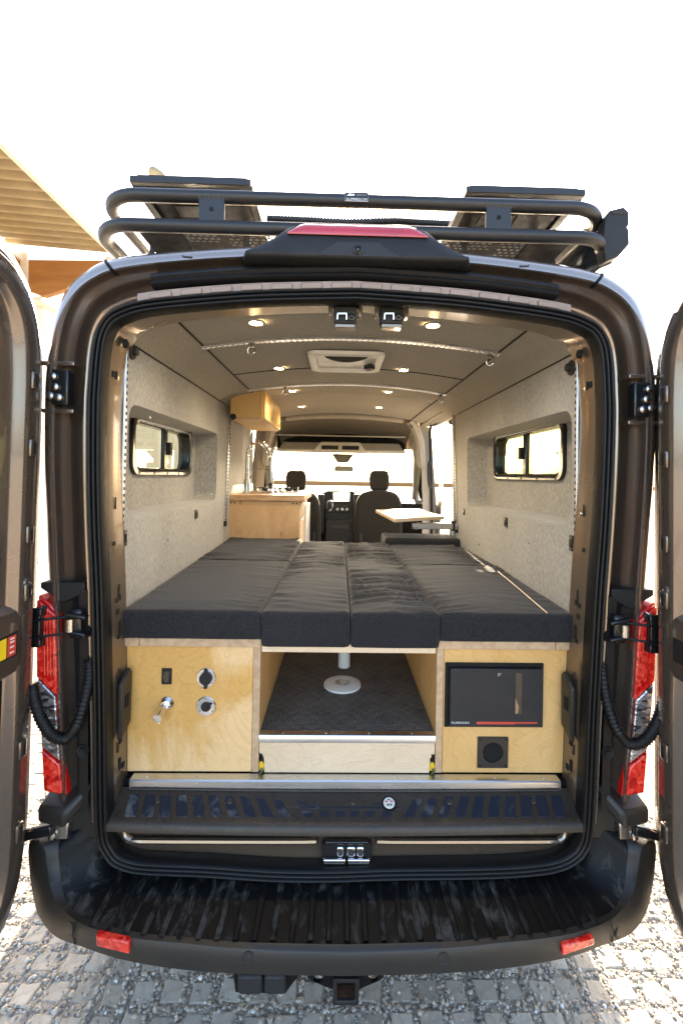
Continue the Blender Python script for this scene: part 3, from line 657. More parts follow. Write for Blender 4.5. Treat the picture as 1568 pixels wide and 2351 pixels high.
# ------------------------------------------------------------------ tail lamps
for s in (-1, 1):
    rec = MB().hexa([(s*1.015, .045, .74), (s*.885, .045, .76), (s*.900, .045, 1.44), (s*1.02, .045, 1.44)], (0, .05, 0))
    O('lamp_recess', rec, M['black2'], van)
    O('recess_strip', MB().loft([[(s*.872, .0, .70), (s*.905, .006, .70), (s*.91, .05, .70)], [(s*.882, .0, 1.32), (s*.915, .006, 1.33), (s*.925, .05, 1.33)], [(s*.885, .0, 1.45), (s*.92, .006, 1.45), (s*.93, .05, 1.45)]], False), M['bumper'], van)
    for z in (1.31, .91): O('recess_bolt', MB().lathe([(.022, 0), (.02, .005), (.012, .003), (.010, .009), (.0005, .009)], (s*.893, .002, z), (0, -1, 0), 16), M['black'], van)
    prof = [(1.050, 1.433), (.976, 1.374), (.972, 1.26), (.965, 1.09), (.958, .95), (.943, .758), (1.016, .772), (1.033, .95), (1.047, 1.155)]
    tl = O('tail_lamp', MB().hexa([(s*x, -.002, z) for x, z in prof], (0, .09, 0)), M['red'], van, .006)
    def seg(name, pts, mat, d): O(name, MB().hexa([(s*x, -.004, z) for x, z in pts], (0, -d, 0)), mat, tl, .004)
    seg('red_lens', [(1.046, 1.420), (.986, 1.372), (.981, 1.26), (.974, 1.10), (1.042, 1.165)], M['redlens'], .012)
    seg('clear_lens', [(1.041, 1.155), (.981, 1.098), (.970, .955), (.963, .882), (1.022, .928), (1.033, 1.04)], M['clearlens'], .009)
    seg('red_lens', [(1.021, .920), (.962, .872), (.951, .775), (1.011, .784)], M['redlens'], .012)
    for k in range(4): O('lens_rib', MB().tube([(s*(.990+.010*k), -.017, 1.36), (s*(.984+.010*k), -.017, 1.17)], .0016, 6), M['red'], tl)
    # corner of the body above the lamp
    O('lamp_cap', MB().hexa([(s*1.045, .0, 1.455), (s*.965, .0, 1.405), (s*.90, .005, 1.44), (s*.90, .005, 1.475), (s*1.045, .0, 1.475)], (0, .05, 0)), M['black'], van, .005)
    # door check straps and wiring boot
    bk = O('check_bracket', MB().obox((s*.915, -.016, 1.345), (.05, .03, .10), ((1, 0, 0), (0, 1, 0), (0, 0, 1))), M['gloss'], van, .012)
    O('check_roller', MB().lathe([(.011, -.022), (.015, -.02), (.015, .02), (.011, .022)], (s*.922, -.036, 1.345), (0, 0, 1), 16), M['steel'], bk)
    for z in (1.375, 1.318): O('check_arm', MB().obox((s*.905, -.03, z), (.07, .03, .014), ((1, 0, .2*s), (0, 1, 0), (-.2*s, 0, 1))), M['gloss'], bk, .005)
    for z0, z1 in ((1.372, 1.358), (1.318, 1.300)): O('check_rod', MB().tube([(s*.91, -.03, z0), (s*.97, -.042, z0-.004), (s*1.055, -.048, z1)], .0045, 8), M['gloss'], bk)
    pc = [at(*q, y) for q, y in ((((207, 1516), .0), ((205, 1560), -.01), ((193, 1615), -.03), ((176, 1665), -.045), ((152, 1694), -.055), ((122, 1688), -.06), ((98, 1655), -.06), ((82, 1610), -.055), ((74, 1570), -.05)) if s < 0 else (((1381, 1528), .0), ((1387, 1580), -.01), ((1400, 1635), -.03), ((1420, 1682), -.045), ((1448, 1707), -.055), ((1478, 1700), -.06), ((1500, 1672), -.06), ((1518, 1630), -.055), ((1527, 1590), -.05)))]
    path = cat(pc, 22); rad = [.0165+(.0028 if (k % 4) < 2 else 0) for k in range(len(path))]
    for k in range(len(path)):
        if .36 < k/len(path) < .48: rad[k] = .018
    O('wiring_boot', MB().tube(path, rad, 14), M['rubber'], van, ang=70)
    # upper hinge
    hg = O('upper_hinge', box(s*.985-.028, s*.985+.028, -.012, .03, 2.07, 2.19), M['gloss'], van, .006)
    for k, (dx, z) in enumerate(((.02, 2.165), (.012, 2.13), (.0, 2.095), (.028, 2.10))): O('hinge_bolt', MB().lathe([(.013, 0), (.013, .008), (.006, .012), (.0005, .012)], (s*(.985+dx), -.012, z), (0, -1, 0), 12), M['steel'], hg)
    O('hinge_shelf', MB().hexa([(s*.945, .0, 2.045), (s*1.05, .0, 2.045), (s*1.055, .0, 2.06), (s*.945, .0, 2.06)], (0, .05, 0)), M['paint_in'], van, .004)
    O('hinge_shelf', MB().hexa([(s*.945, .0, 2.205), (s*1.06, .0, 2.205), (s*1.06, .0, 2.22), (s*.945, .0, 2.22)], (0, .05, 0)), M['paint_in'], van, .004)

# ------------------------------------------------------------------ rear doors
def offset_poly(pts, d):
    n = len(pts); out = []
    for i in range(n):
        a, b, c_ = pts[i-1], pts[i], pts[(i+1) % n]
        t = ((b-a).normalized()+(c_-b).normalized()); t = t.normalized() if t.length > 1e-6 else (c_-b).normalized()
        out.append(b+Vector((-t.y, t.x))*d)
    return out
dl = [Vector(p) for p in ((0, .70), (0, 1.4), (0, 2.14), (.010, 2.27), (.035, 2.36), (.08, 2.43), (.15, 2.49), (.32, 2.53), (.6, 2.56), (.79, 2.57), (.79, 1.9), (.79, 1.2), (.79, .40), (.6, .385), (.3, .385), (.16, .392), (.085, .43), (.035, .50), (.008, .59))]
dl = roundpoly(dl, .06, 3)
# orientation: make inward offset positive
ar = sum(dl[i-1].x*dl[i].y-dl[i].x*dl[i-1].y for i in range(len(dl)))
if ar < 0: dl.reverse()
OPEN = R(3)
for s in (-1, 1):
    H = Vector((-1.002 if s < 0 else .992, -.03, 0)); U = Vector((s*math.sin(OPEN), -math.cos(OPEN), 0)); W = Vector((s*math.cos(OPEN), math.sin(OPEN), 0))
    def D(u, z, w_): return H+U*u+W*w_+Vector((s*.017*(2.2-z), 0, z))
    def ringd(d, w_): return [D(p.x, p.y, w_) for p in offset_poly(dl, d)]
    side = 'left' if s < 0 else 'right'
    mb = MB().loft([ringd(d, w_) for d, w_ in ((0, .06), (0, .034), (.006, .028), (.028, .026), (.036, .018), (.040, .004), (.046, 0), (.10, 0), (.108, .004), (.116, .022), (.124, .030), (.14, .034))])
    n = len(dl); mb.f.append(tuple(range(len(mb.v)-n, len(mb.v))))
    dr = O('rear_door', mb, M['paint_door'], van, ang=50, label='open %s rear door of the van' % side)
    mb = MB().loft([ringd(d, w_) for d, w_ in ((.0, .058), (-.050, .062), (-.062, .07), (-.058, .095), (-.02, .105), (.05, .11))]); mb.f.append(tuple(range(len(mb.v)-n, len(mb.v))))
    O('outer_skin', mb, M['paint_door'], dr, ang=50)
    O('edge_seal', MB().tube([D(p.x, p.y, .026) for p in offset_poly(dl, .018)], .006, 8, closed=True), M['rubber'], dr)
    # waist rail with sticker pocket, black lower trim
    O('waist_rail', MB().loft([[D(u, z, w_) for u in (.09, .3, .7)] for z, w_ in ((1.215, .03), (1.235, .003), (1.25, 0), (1.40, 0), (1.42, .004), (1.44, .03))], False), M['paint_door'], dr, ang=40)
    tp = [p for p in offset_poly(dl, .128) if p.y < 1.2]; i0 = max(range(len(tp)), key=lambda i: (tp[i]-tp[i-1]).length); tp = tp[i0:]+tp[:i0]
    e = [Vector((max(p.x for p in tp), 1.195)), Vector((min(p.x for p in tp), 1.215))]
    if (tp[-1]-e[0]).length > (tp[-1]-e[1]).length: e.reverse()
    O('trim_panel', MB().hexa([D(p.x, p.y, .026) for p in tp+e], W*.01), M['black2'], dr, .004)
    k0 = O('sticker_pocket', MB().hexa([D(u, z, -.001) for u, z in ((.105, 1.285), (.30, 1.285), (.30, 1.36), (.105, 1.36))], W*.004), M['black'], dr, .003)
    if s < 0:
        O('yellow_sticker', MB().hexa([D(u, z, -.002) for u, z in ((.152, 1.292), (.29, 1.292), (.29, 1.352), (.152, 1.352))], W*.001), M['yellow'], dr)
        O('red_sticker', MB().hexa([D(u, z, -.002) for u, z in ((.114, 1.292), (.147, 1.292), (.147, 1.352), (.114, 1.352))], W*.001), M['redbar'], dr)
        for z in (1.302, 1.318, 1.333, 1.343): O('sticker_mark', MB().hexa([D(u, z, -.0025) for u, z in ((.122, z-.002), (.138, z-.002), (.138, z+.003), (.122, z+.003))], W*.0006), M['whiteprint'], dr)
    for z in (2.13, 1.92, 1.65, 1.47, .98, .72):
        tb = O('clip_boss', MB().hexa([D(u, zz, -.0) for u, zz in ((.062, z-.028), (.092, z-.028), (.092, z+.028), (.062, z+.028))], W*-.010), M['paint_door'], dr, .006)
        O('clip_slot', MB().hexa([D(u, zz, -.0105) for u, zz in ((.072, z-.018), (.079, z-.018), (.079, z+.018), (.072, z+.018))], W*-.0006), M['hole'], dr)
    O('trim_screw', MB().lathe([(.016, 0), (.014, .006), (.006, .007), (.0005, .003)], D(.075, 1.50, 0), -W, 14), M['paint_door'], dr)
    # window frame lip and stamped recess of the upper half
    O('check_plate', MB().hexa([D(u, z, .0) for u, z in ((-.012, 1.27), (.012, 1.27), (.012, 1.40), (-.012, 1.40))], W*.03), M['gloss'], dr, .004)
    for z in (1.385, 1.285): O('check_horn', MB().hexa([D(u, zz, -.004) for u, zz in ((-.02, z-.018), (.014, z-.012), (.014, z+.012), (-.02, z+.018))], W*.02), M['gloss'], dr, .004)

# ------------------------------------------------------------------ roof rear: brake lamp pod
rings = []
for k in range(41):
    x = -.385+.77*k/40; t = abs(x)/.385; h = 1 if t < .58 else max(.0, 1-((t-.58)/.42))**.85; h = .04+.96*h
    e = 1 if t < .93 else math.sqrt(max(0, 1-((t-.93)/.07)**2))*.9+.1
    rings.append([(x, .02, 2.560), (x, -.05*e, 2.563), (x, -.060*e, 2.571), (x, -.060*e, 2.580), (x, -.045*e+.01*(1-h), 2.575+.070*h), (x, -.036*e+.02*(1-h), 2.575+.088*h), (x, -.012*e+.05*(1-h), 2.575+.115*h), (x, .06+.03*(1-h), 2.575+.128*h), (x, .30, 2.62+.075*h)])
pod = O('brake_lamp_pod', MB().loft(rings, False), M['black'], van, ang=75)
lens = []
for k in range(25):
    x = -.232+.464*k/24; e = min(1, (.232-abs(x))/.05+.12)
    lens.append([(x, -.051, 2.643), (x, -.053, 2.647), (x, -.043, 2.650+.026*e), (x, -.020, 2.652+.042*e), (x, .03, 2.655+.050*e)])
O('brake_lens', MB().loft(lens, False), M['brake'], pod, ang=60)
O('camera_recess', MB().hexa([(-.14, -.0625, 2.570), (.14, -.0625, 2.570), (.07, -.058, 2.62), (-.07, -.058, 2.62)], (0, .01, 0)), M['dash'], pod, .004)
O('reversing_camera', MB().lathe([(.015, 0), (.015, .007), (.011, .009), (.008, .006), (.004, .009), (.0005, .009)], (0, -.060, 2.59), (0, -1, -.1), 20), M['gloss'], pod)

# ------------------------------------------------------------------ roof rack and its load
rk = thing('roof_rack', (0, .6, 2.66), 'black tubular roof rack with perforated deck on van roof', 'roof rack')
def hoop(hw, y0, z, r, rc, y1=3.0, dz=0):
    pts = [(-hw, y1, z)]
    for a in range(0, 91, 10): pts.append((-hw+rc-rc*math.cos(R(a)), y0+rc-rc*math.sin(R(a)), z+dz*math.sin(R(a))))
    pts += [(x, y0, z+dz) for x in (-.4, -.15, .15, .4)]
    for a in range(90, -1, -10): pts.append((hw-rc+rc*math.cos(R(a)), y0+rc-rc*math.sin(R(a)), z+dz*math.sin(R(a))))
    pts.append((hw, y1, z)); return MB().tube(pts, r, 16)
O('lower_hoop', hoop(.958, .10, 2.738, .0235, .14), M['rack'], rk, ang=60)
O('upper_hoop', hoop(.932, .10, 2.846, .0235, .14), M['rack'], rk, ang=60)
for px in (489, 1141):
    p = at(px, 485, .10); b = O('bracket_plate', box(p.x-.046, p.x+.046, .082, .092, 2.745, 2.838), M['rack'], rk, .003)
    O('bolt_hole', MB().lathe([(.008, 0), (.008, .002), (.0005, .002)], (p.x, .082, 2.793), (0, -1, 0), 14), M['hole'], rk)
    O('weld_bead', MB().tube([(p.x-.048+i*.008, .088-.004*(i % 2), 2.832) for i in range(13)], .0055, 6), M['rack'], rk)
# perforated deck: one square hole per cell
deck = MB(); cs = .024; hs = .0085; z = 2.734
for i in range(-26, 27):
    for j in range(0, 40):
        cx, cy = i*cs+(cs/2 if j % 2 else 0), .108+j*cs*.92; a, b = cs/2, cs*.46
        ov = [(cx-a, cy-b, z), (cx+a, cy-b, z), (cx+a, cy+b, z), (cx-a, cy+b, z)]
        iv_ = [(cx-hs, cy-hs*.3, z), (cx, cy-hs, z), (cx+hs, cy-hs*.3, z), (cx+hs, cy+hs*.3, z), (cx, cy+hs, z), (cx-hs, cy+hs*.3, z)]
        deck.add(ov+iv_, [(0, 1, 6, 5), (0, 5, 4), (1, 7, 6), (1, 2, 7), (2, 8, 7), (2, 3, 9, 8)[:3]+(8,) if False else (2, 8, 7), (2, 3, 8), (3, 9, 8), (3, 0, 4, 9)])
deck.f = list(dict.fromkeys(deck.f))
O('perforated_deck', deck, M['black2'], rk)
for s in (-1, 1):
    O('deck_side', MB().hexa([(s*.64, .11, 2.732), (s*.80, .11, 2.732), (s*.80, 3.0, 2.732), (s*.64, 3.0, 2.732)], (0, 0, .012)), M['black2'], rk, .003)
    O('side_rail', MB().tube([(s*.84, .3, 2.70), (s*.84, 3, 2.70)], .018, 10), M['alu'], rk)
    for y in (.45, 1.2, 2.0): O('foot', box(s*.84-.03, s*.84+.03, y, y+.07, 2.60, 2.70), M['rack'], rk, .006)
    O('end_strut', MB().tube([(s*.86, .42, 2.86), (s*.86, .40, 2.74), (s*.84, .42, 2.66)], .012, 8), M['rack'], rk)
for y in (.48, .9, 1.6, 2.4): O('cross_bar', box(-.88, .88, y, y+.05, 2.775, 2.815), M['rack'], rk, .004)
pc = at(819, 459, .07); nm = O('name_plate', box(pc.x-.043, pc.x+.043, .0745, .0785, 2.8300, 2.8640), M['gloss'], rk, .002)
O('plate_border', MB().tube([(pc.x+sx*.041, .0738, 2.8470+sz*.0155) for sx, sz in ((-1, -1), (1, -1), (1, 1), (-1, 1))], .0009, 4, closed=True), M['whiteprint'], rk)
O('plate_text', text_mb('ALUMINESS.COM', .0125, (pc.x, .0738, 2.8380), (.78, 0, 0), (0, 0, 1)), M['whiteprint'], rk)
O('plate_logo', MB().add([(pc.x-.036, .0738, 2.8500), (pc.x-.024, .0738, 2.8610), (pc.x-.017, .0738, 2.8550), (pc.x-.012, .0738, 2.8590), (pc.x-.006, .0738, 2.8520), (pc.x-.018, .0738, 2.8505)], [(0, 1, 2, 5), (2, 3, 4, 5)]), M['whiteprint'], rk)
O('plate_caption', text_mb('MADE IN USA', .007, (pc.x+.017, .0738, 2.8540), (.8, 0, 0), (0, 0, 1)), M['silverprint'], rk)

def solar(px0, px1, py, label):
    a, b = at(px0, py, .22), at(px1, py+3, .22); x0, x1 = a.x, b.x; z = 2.958
    t = thing('solar_panel', ((x0+x1)/2, .8, z), label, 'solar panel', 'solar panels on the roof rack')
    O('frame', MB().box(x0, x1, .20, .235, z-.002, z+.024).box(x0, x1, 1.36, 1.395, z-.002, z+.036).box(x0, x0+.03, .235, 1.36, z-.002, z+.036).box(x1-.03, x1, .235, 1.36, z-.002, z+.036), M['rack'], t, .003)
    O('back_sheet', box(x0+.03, x1-.03, .235, 1.36, z+.012, z+.018), M['black2'], t)
    O('cells', box(x0+.02, x1-.02, .22, 1.37, z+.0365, z+.039), M['solar'], t)
    w_ = x1-x0
    for fx0, fx1, y0, y1 in ((.22, .42, .25, .30), (.24, .55, .37, .45), (.58, .92, .36, .52), (.12, .5, .52, .66), (.6, .9, .6, .75)):
        O('back_label', box(x0+w_*fx0, x0+w_*fx1, y0, y1, z+.009, z+.0115), M['panelback'], t)
    O('back_label', box(x0+w_*.72, x0+w_*.93, .245, .29, z+.009, z+.0115), M['silverprint'], t)
    O('red_label', box(x0+w_*.10, x0+w_*.17, .245, .268, z+.009, z+.0115), M['redbar'], t)
    wx = x0+w_*.76; O('warning_triangle', MB().hexa([(wx-.024, .262, z+.0085), (wx+.024, .262, z+.0085), (wx, .288, z+.0085)], (0, 0, .0005)), M['yellow'], t)
    O('warning_bolt', MB().hexa([(wx-.004, .266, z+.008), (wx+.003, .266, z+.008), (wx+.004, .278, z+.008), (wx-.002, .278, z+.008)], (0, 0, .0004)), M['hole'], t)
    for xl in (x0+.06, x1-.09): O('tilt_leg', box(xl, xl+.03, .5, .53, 2.83, z), M['rack'], t)
solar(303, 578, 408, 'black solar panel on the roof rack, left one of the pair')
solar(1068, 1338, 424, 'black solar panel on the roof rack, right one near the awning')
cond = [at(x, y, .70) for x, y in ((613, 502), (700, 506), (800, 511), (900, 508), (960, 511), (1035, 515))]
cond = cat(cond, 40); tag(O('cable_conduit', MB().tube(cond, [.020 if k % 3 else .0145 for k in range(len(cond))], 10), M['rack'], None, ang=80), 'black corrugated cable conduit lying across the roof rack', 'conduit')
aw = thing('awning', (1.0, 1.8, 2.7), 'black cassette awning mounted along the right roof edge', 'awning')
ap = [at(x, y, .13) for x, y in ((1388, 500), (1400, 482), (1432, 474), (1444, 486), (1444, 516), (1439, 520), (1444, 528), (1445, 560), (1420, 588), (1390, 600), (1384, 560))]
O('end_cap', MB().hexa(ap, (0, .05, 0)), M['black'], aw, .006)
O('cassette', MB().hexa([p+Vector((-.004 if p.x > 1 else .004, .05, -.004)) for p in ap], (0, 3.1, 0)), M['gloss'], aw, .006)
O('cap_badge', MB().obox(at(1420, 487, .129), (.05, .004, .016), ((1, 0, 0), (0, 1, 0), (0, 0, 1))), M['dash'], aw, .002)
for y in (.35, 1.6, 2.9): O('mount_arm', MB().tube([(.84, y, 2.70), (.90, y, 2.71), (.945, y, 2.73)], .014, 8), M['alu'], aw)

# ------------------------------------------------------------------ hitch
ht = O('hitch_plate', MB(), M['black2'], van) if False else None
hp = [(x-.015, y, z-.08) for x, y, z in [(-.105, 0, .43), (.135, 0, .43), (.135, 0, .355), (.125, 0, .345), (.06, 0, .318), (-.03, 0, .318), (-.095, 0, .345), (-.105, 0, .355)]]
y0 = -.12; HZ = .275
def circ(cx, cz, r, y, n=16): return [(cx+r*math.cos(6.2832*k/n), y, cz+r*math.sin(6.2832*k/n)) for k in range(n)]
mb = MB().polyhole([(x, y0, z) for x, _, z in hp], [circ(-.085, HZ, .018, y0), circ(.085, HZ, .018, y0)])
mb.polyhole([(x, y0+.012, z) for x, _, z in hp], [circ(-.085, HZ, .018, y0+.012), circ(.085, HZ, .018, y0+.012)])
mb.loft([[(x, y, z) for x, _, z in hp] for y in (y0, y0+.012)])
for cx in (-.085, .085): mb.loft([circ(cx, HZ, .018, y) for y in (y0, y0+.012)])
hit = O('hitch_plate', mb, M['black2'], van)
cxh = .0; mb = MB()
o4 = lambda h, y: [(cxh-h, y, .277-h), (cxh+h, y, .277-h), (cxh+h, y, .277+h), (cxh-h, y, .277+h)]
mb.loft([o4(.034, .3), o4(.034, -.14), o4(.040, -.14), o4(.040, -.165), o4(.028, -.165), o4(.026, -.16), o4(.026, .05)])
O('receiver_tube', mb, M['black'], hit, .003); O('receiver_inside', MB().add(o4(.026, -.06), [(0, 1, 2, 3)]), M['rust'], hit)
O('receiver_liner', MB().loft([o4(.0255, -.155), o4(.0255, -.05)]), M['rust'], hit)
sk_ = O('trailer_socket', MB().hexa([at(x, y, -.12) for x, y in ((535, 2236), (690, 2236), (655, 2283), (540, 2280))], (0, .02, 0)), M['black2'], van, .004)
for x0, x1 in ((545, 602), (606, 655)):
    O('socket_cap', MB().hexa(roundpoly([at(x0, 2242, -.15), at(x1, 2242, -.15), at(x1, 2286, -.15), at(x0, 2286, -.15)], .012, 3), (0, .04, 0)), M['dash'], sk_, .008)

# ================================================================== INTERIOR OF THE VAN (parts of the van)
def wallpanel(s, y1, name, niche, wn):
    P = lambda y, z, d=0: Vector((s*(WX(y, z)+d), y, z))
    outer = [P(.13, .9), P(y1, .9), P(y1, 2.39), P(.13, 2.325)]
    nich = roundpoly([Vector((y, z, 0)) for y, z in niche], .07, 5)
    wp = O(name, MB().polyhole(outer, [[P(p.x, p.y) for p in nich]]), M['wall'], van)
    cyn, czn = sum(p.x for p in nich)/len(nich), sum(p.y for p in nich)/len(nich)
    XB = 1.015
    def back(k): return [Vector((s*XB, cyn+(p.x-cyn)*k, czn+(p.y-czn)*(k+.02))) for p in nich]
    def rim(d, k): return [Vector((s*(WX(p.x, p.y)+d), cyn+(p.x-cyn)*k, czn+(p.y-czn)*k)) for p in nich]
    O('niche_side', MB().loft([rim(0, 1), rim(.006, .997), back(.93)]), M['wall'], wp, ang=28)
    y0w, y1w, z0w, z1w = wn
    hole = [(s*XB, y, z) for y, z in rrect(y0w+.02, y1w-.02, z0w+.02, z1w-.02, .05)]
    O('niche_back', MB().polyhole(back(.93), [hole]), M['wall'], wp)
    # window
    win = O('window', MB().loft([[(s*x, y, z) for y, z in rrect(y0w+d, y1w-d, z0w+d, z1w-d, .06)] for x, d in ((XB+.06, .034), (XB-.012, .034), (XB-.018, .026), (XB-.018, .002), (XB-.010, 0), (XB, 0))]), M['gloss'], van, ang=50, label='sliding side window in the %s wall niche' % ('left' if s < 0 else 'right'))
    ym = (y0w+y1w)/2+(.0 if s > 0 else .02)
    g_ = M['tintl'] if s < 0 else M['tint']
    O('pane', MB().add([(s*(XB+.03), y0w+.02, z0w+.02), (s*(XB+.03), ym, z0w+.02), (s*(XB+.03), ym, z1w-.02), (s*(XB+.03), y0w+.02, z1w-.02)], [(0, 1, 2, 3)]), g_, win)
    O('pane', MB().add([(s*(XB+.015), ym, z0w+.02), (s*(XB+.015), y1w-.02, z0w+.02), (s*(XB+.015), y1w-.02, z1w-.02), (s*(XB+.015), ym, z1w-.02)], [(0, 1, 2, 3)]), g_, win)
    O('centre_bar', MB().box(s*(XB+.01)-.012, s*(XB+.01)+.012, ym-.022, ym+.022, z0w+.015, z1w-.015), M['gloss'], win, .003)
    O('slide_catch', MB().box(s*(XB-.008)-.010, s*(XB-.008)+.010, ym+.022, ym+.055, (z0w+z1w)/2-.03, (z0w+z1w)/2+.04), M['black'], win, .003)
    O('inner_track', MB().tube([(s*(XB+.002), y, z) for y, z in rrect(y0w+.03, y1w-.03, z0w+.03, z1w-.03, .045)], .007, 6, closed=True), M['gloss'], win)
    for k in range(5):
        for z in (z0w+.009, z1w-.009): O('frame_screw', MB().lathe([(.006, 0), (.004, .003), (.0005, .003)], (s*(XB-.018), y0w+.07+(y1w-y0w-.14)*k/4, z), (-s, 0, 0), 8), M['black'], win)
    return wp
NL = [(.145, 2.105), (.10, 1.76), (.19, 1.682), (1.56, 1.682), (1.585, 2.125)]
NR = [(.145, 2.118), (.112, 1.76), (.21, 1.682), (1.76, 1.66), (1.785, 2.145)]
NL = [(.165, 2.11), (.15, 1.75), (.21, 1.668), (1.58, 1.668), (1.585, 2.125)]
NR = [(.17, 2.122), (.155, 1.75), (.22, 1.668), (1.76, 1.648), (1.785, 2.145)]
wl = wallpanel(-1, 3.15, 'left_wall_panel', NL, (.565, 1.415, 1.838, 2.125)); wr = wallpanel(1, 2.17, 'right_wall_panel', NR, (.56, 1.535, 1.845, 2.145))
# coves and ceiling, panel by panel, with open joints
xc = .675
for s, y1 in ((-1, 3.1), (1, 3.1)):
    for a, b in ((.15, 1.585), (1.59, y1)):
        O('cove_panel', MB().loft([[(s*(WX(y, 2.33)-.002), y, 2.328+.017*(y-.13)), (s*(WX(y, 2.33)*.5+xc*.5+.01), y, (2.33+CZ_(xc))/2+.022), (s*xc, y, CZ_(xc)-.003)] for y in (a, b)], False), M['ceil'], van)
    O('joint_line', MB().tube([(s*xc, y, CZ_(xc)-.004) for y in (.16, 1.6, 3.1)], .0035, 6), M['hole'], van)
    O('joint_line', MB().tube([(s*(WX(y, 2.33)-.004), y, 2.328+.017*(y-.13)) for y in (.16, 1.6, 2.1)], .003, 6), M['hole'], van)
for a, b in ((.16, 1.135), (1.139, 1.95), (1.954, 3.12)):
    xs = [-xc+2*xc*i/16 for i in range(17)]
    hole = None
    rows = [[(x, y, CZ_(x)) for x in xs] for y in (a, b)]
    O('ceiling_panel', MB().loft(rows, False), M['ceil'], van)
O('joint_line', MB().tube([(-xc+2*xc*i/16, 1.137, CZ_(-xc+2*xc*i/16)-.001) for i in range(17)], .003, 6), M['hole'], van)
# snap buttons
for s, pts in ((-1, ((345, 958), (385, 1240), (398, 915), (485, 1135))), (1, ((1100, 1250), (1215, 1245), (1280, 1040), (1335, 1180)))):
    for q in pts:
        p = onwall(*q, s); O('snap_button', MB().lathe([(.007, 0), (.006, .003), (.0005, .004)], p, (-s, 0, 0), 10), M['steel'], van)
# floor, aisle
O('floor', box(-.92, .92, .10, 4.4, .70, .745), M['black2'], van)
O('sill_strip', MB().loft([[(x, y, z) for x in (-.775, -.3, .3, .775)] for y, z in ((.085, .722), (.086, .75), (.09, .754), (.125, .754))], False), M['alu'], van, ang=40)
for k in range(9):
    O('strip_screw', MB().lathe([(.005, 0), (.004, .002), (.0005, .002)], (-.72+.18*k, .106, .754), (0, 0, 1), 8), M['steel'], van)
# cab
hd = MB().loft([[(-.70, y, z-.10), (-.62, y, z-.04), (-.4, y, z), (0, y, z+.02), (.4, y, z), (.62, y, z-.04), (.70, y, z-.10)] for y, z in ((3.10, 2.475), (3.13, 2.455), (3.16, 2.45), (3.5, 2.33), (3.55, 2.26))], False)
O('cab_headliner', hd, M['headliner'], van, ang=60)
O('header_rib', MB().tube([(-.60+1.2*i/10, 3.12, 2.43+.035*(1-abs(-1+i/5.)**2)) for i in range(11)], .03, 10), M['pillar'], van)
sf = O('overhead_shelf', MB().box(-.74, .68, 3.22, 3.66, 2.11, 2.125), M['cream'], van, .008)
O('shelf_lip', box(-.70, .64, 3.215, 3.235, 2.262, 2.276), M['cream'], sf, .006)
O('shelf_back', box(-.74, .68, 3.52, 3.56, 2.125, 2.32), M['hole'], sf)
O('shelf_rail', MB().hexa([(-.68, 3.22, 2.125), (.62, 3.22, 2.125), (.58, 3.25, 2.20), (-.64, 3.25, 2.20)], (0, .015, 0)), M['headliner'], sf, .006)
oc = O('overhead_console', MB().hexa([(-.335, 3.19, 2.095), (.235, 3.19, 2.095), (.165, 3.205, 2.205), (-.245, 3.205, 2.205)], (0, .06, 0)), M['cream'], van, .012)
for x0, x1 in ((-.235, -.06), (-.02, .155)): O('console_slot', box(x0, x1, 3.185, 3.20, 2.125, 2.165), M['hole'], oc)
O('mirror_stalk', MB().hexa([(-.14, 3.55, 2.10), (.12, 3.55, 2.10), (.05, 3.62, 2.0), (-.07, 3.62, 2.0)], (0, .05, 0)), M['headliner'], van, .01)
O('rear_mirror', MB().hexa(roundpoly([(-.11, 3.58, 1.90), (.12, 3.58, 1.90), (.105, 3.58, 1.965), (-.095, 3.58, 1.965)], .02, 3), (0, .04, 0)), M['cream'], van, .006)
O('windscreen', MB().loft([[(-.84, 3.62, 2.16), (0, 3.68, 2.18), (.84, 3.62, 2.16)], [(-.9, 4.1, 1.75), (0, 4.2, 1.75), (.9, 4.1, 1.75)], [(-.95, 4.5, 1.42), (0, 4.65, 1.4), (.95, 4.5, 1.42)]], False), M['glass'], van)
for s in (-1, 1):
    O('windscreen_pillar', MB().tube([(s*.80, 3.45, 2.2), (s*.86, 3.72, 2.08), (s*.93, 4.2, 1.7), (s*.97, 4.55, 1.40)], [.06, .05, .045, .05], 8), M['pillar'], van)
    O('door_pillar', MB().hexa([(s*.80, 3.30, 2.40), (s*.86, 3.42, 2.40), (s*.93, 3.40, 1.5), (s*.95, 3.40, .75), (s*.84, 3.28, .75), (s*.84, 3.28, 1.6)], (s*.10, .02, 0)), M['pillar'], van, .01)
    O('pillar_trim', MB().tube(cat([(s*.66, 3.13, 2.44), (s*.74, 3.2, 2.36), (s*.80, 3.26, 2.2), (s*.83, 3.3, 1.95)], 4), [.05]*12+[.03], 8), M['pillar'], van)
    O('cab_window_frame', MB().tube([(s*.97, 3.5, 1.58), (s*.93, 3.5, 2.1), (s*.92, 3.75, 2.1), (s*.98, 4.15, 1.7), (s*1.0, 4.15, 1.58)], .03, 8, closed=True), M['gloss'], van)
    O('cab_window', MB().add([(s*1.02, 3.5, 1.56), (s*1.02, 4.15, 1.56), (s*1.0, 3.75, 2.12), (s*.99, 3.5, 2.12)], [(0, 1, 2, 3)]), M['tint'], van)
    O('cab_door_card', box(min(s*.94, s*1.0), max(s*.94, s*1.0), 3.42, 4.3, .75, 1.56), M['dash'], van, .03)
ds = O('dashboard', MB().loft([[(-.95, y, z), (-.5, y, z+.02), (0, y-.02, z), (.5, y, z+.02), (.95, y, z)] for y, z in ((3.95, .75), (3.86, 1.2), (3.80, 1.44), (3.84, 1.53), (4.0, 1.57), (4.5, 1.47))], False), M['dash'], van, ang=50)
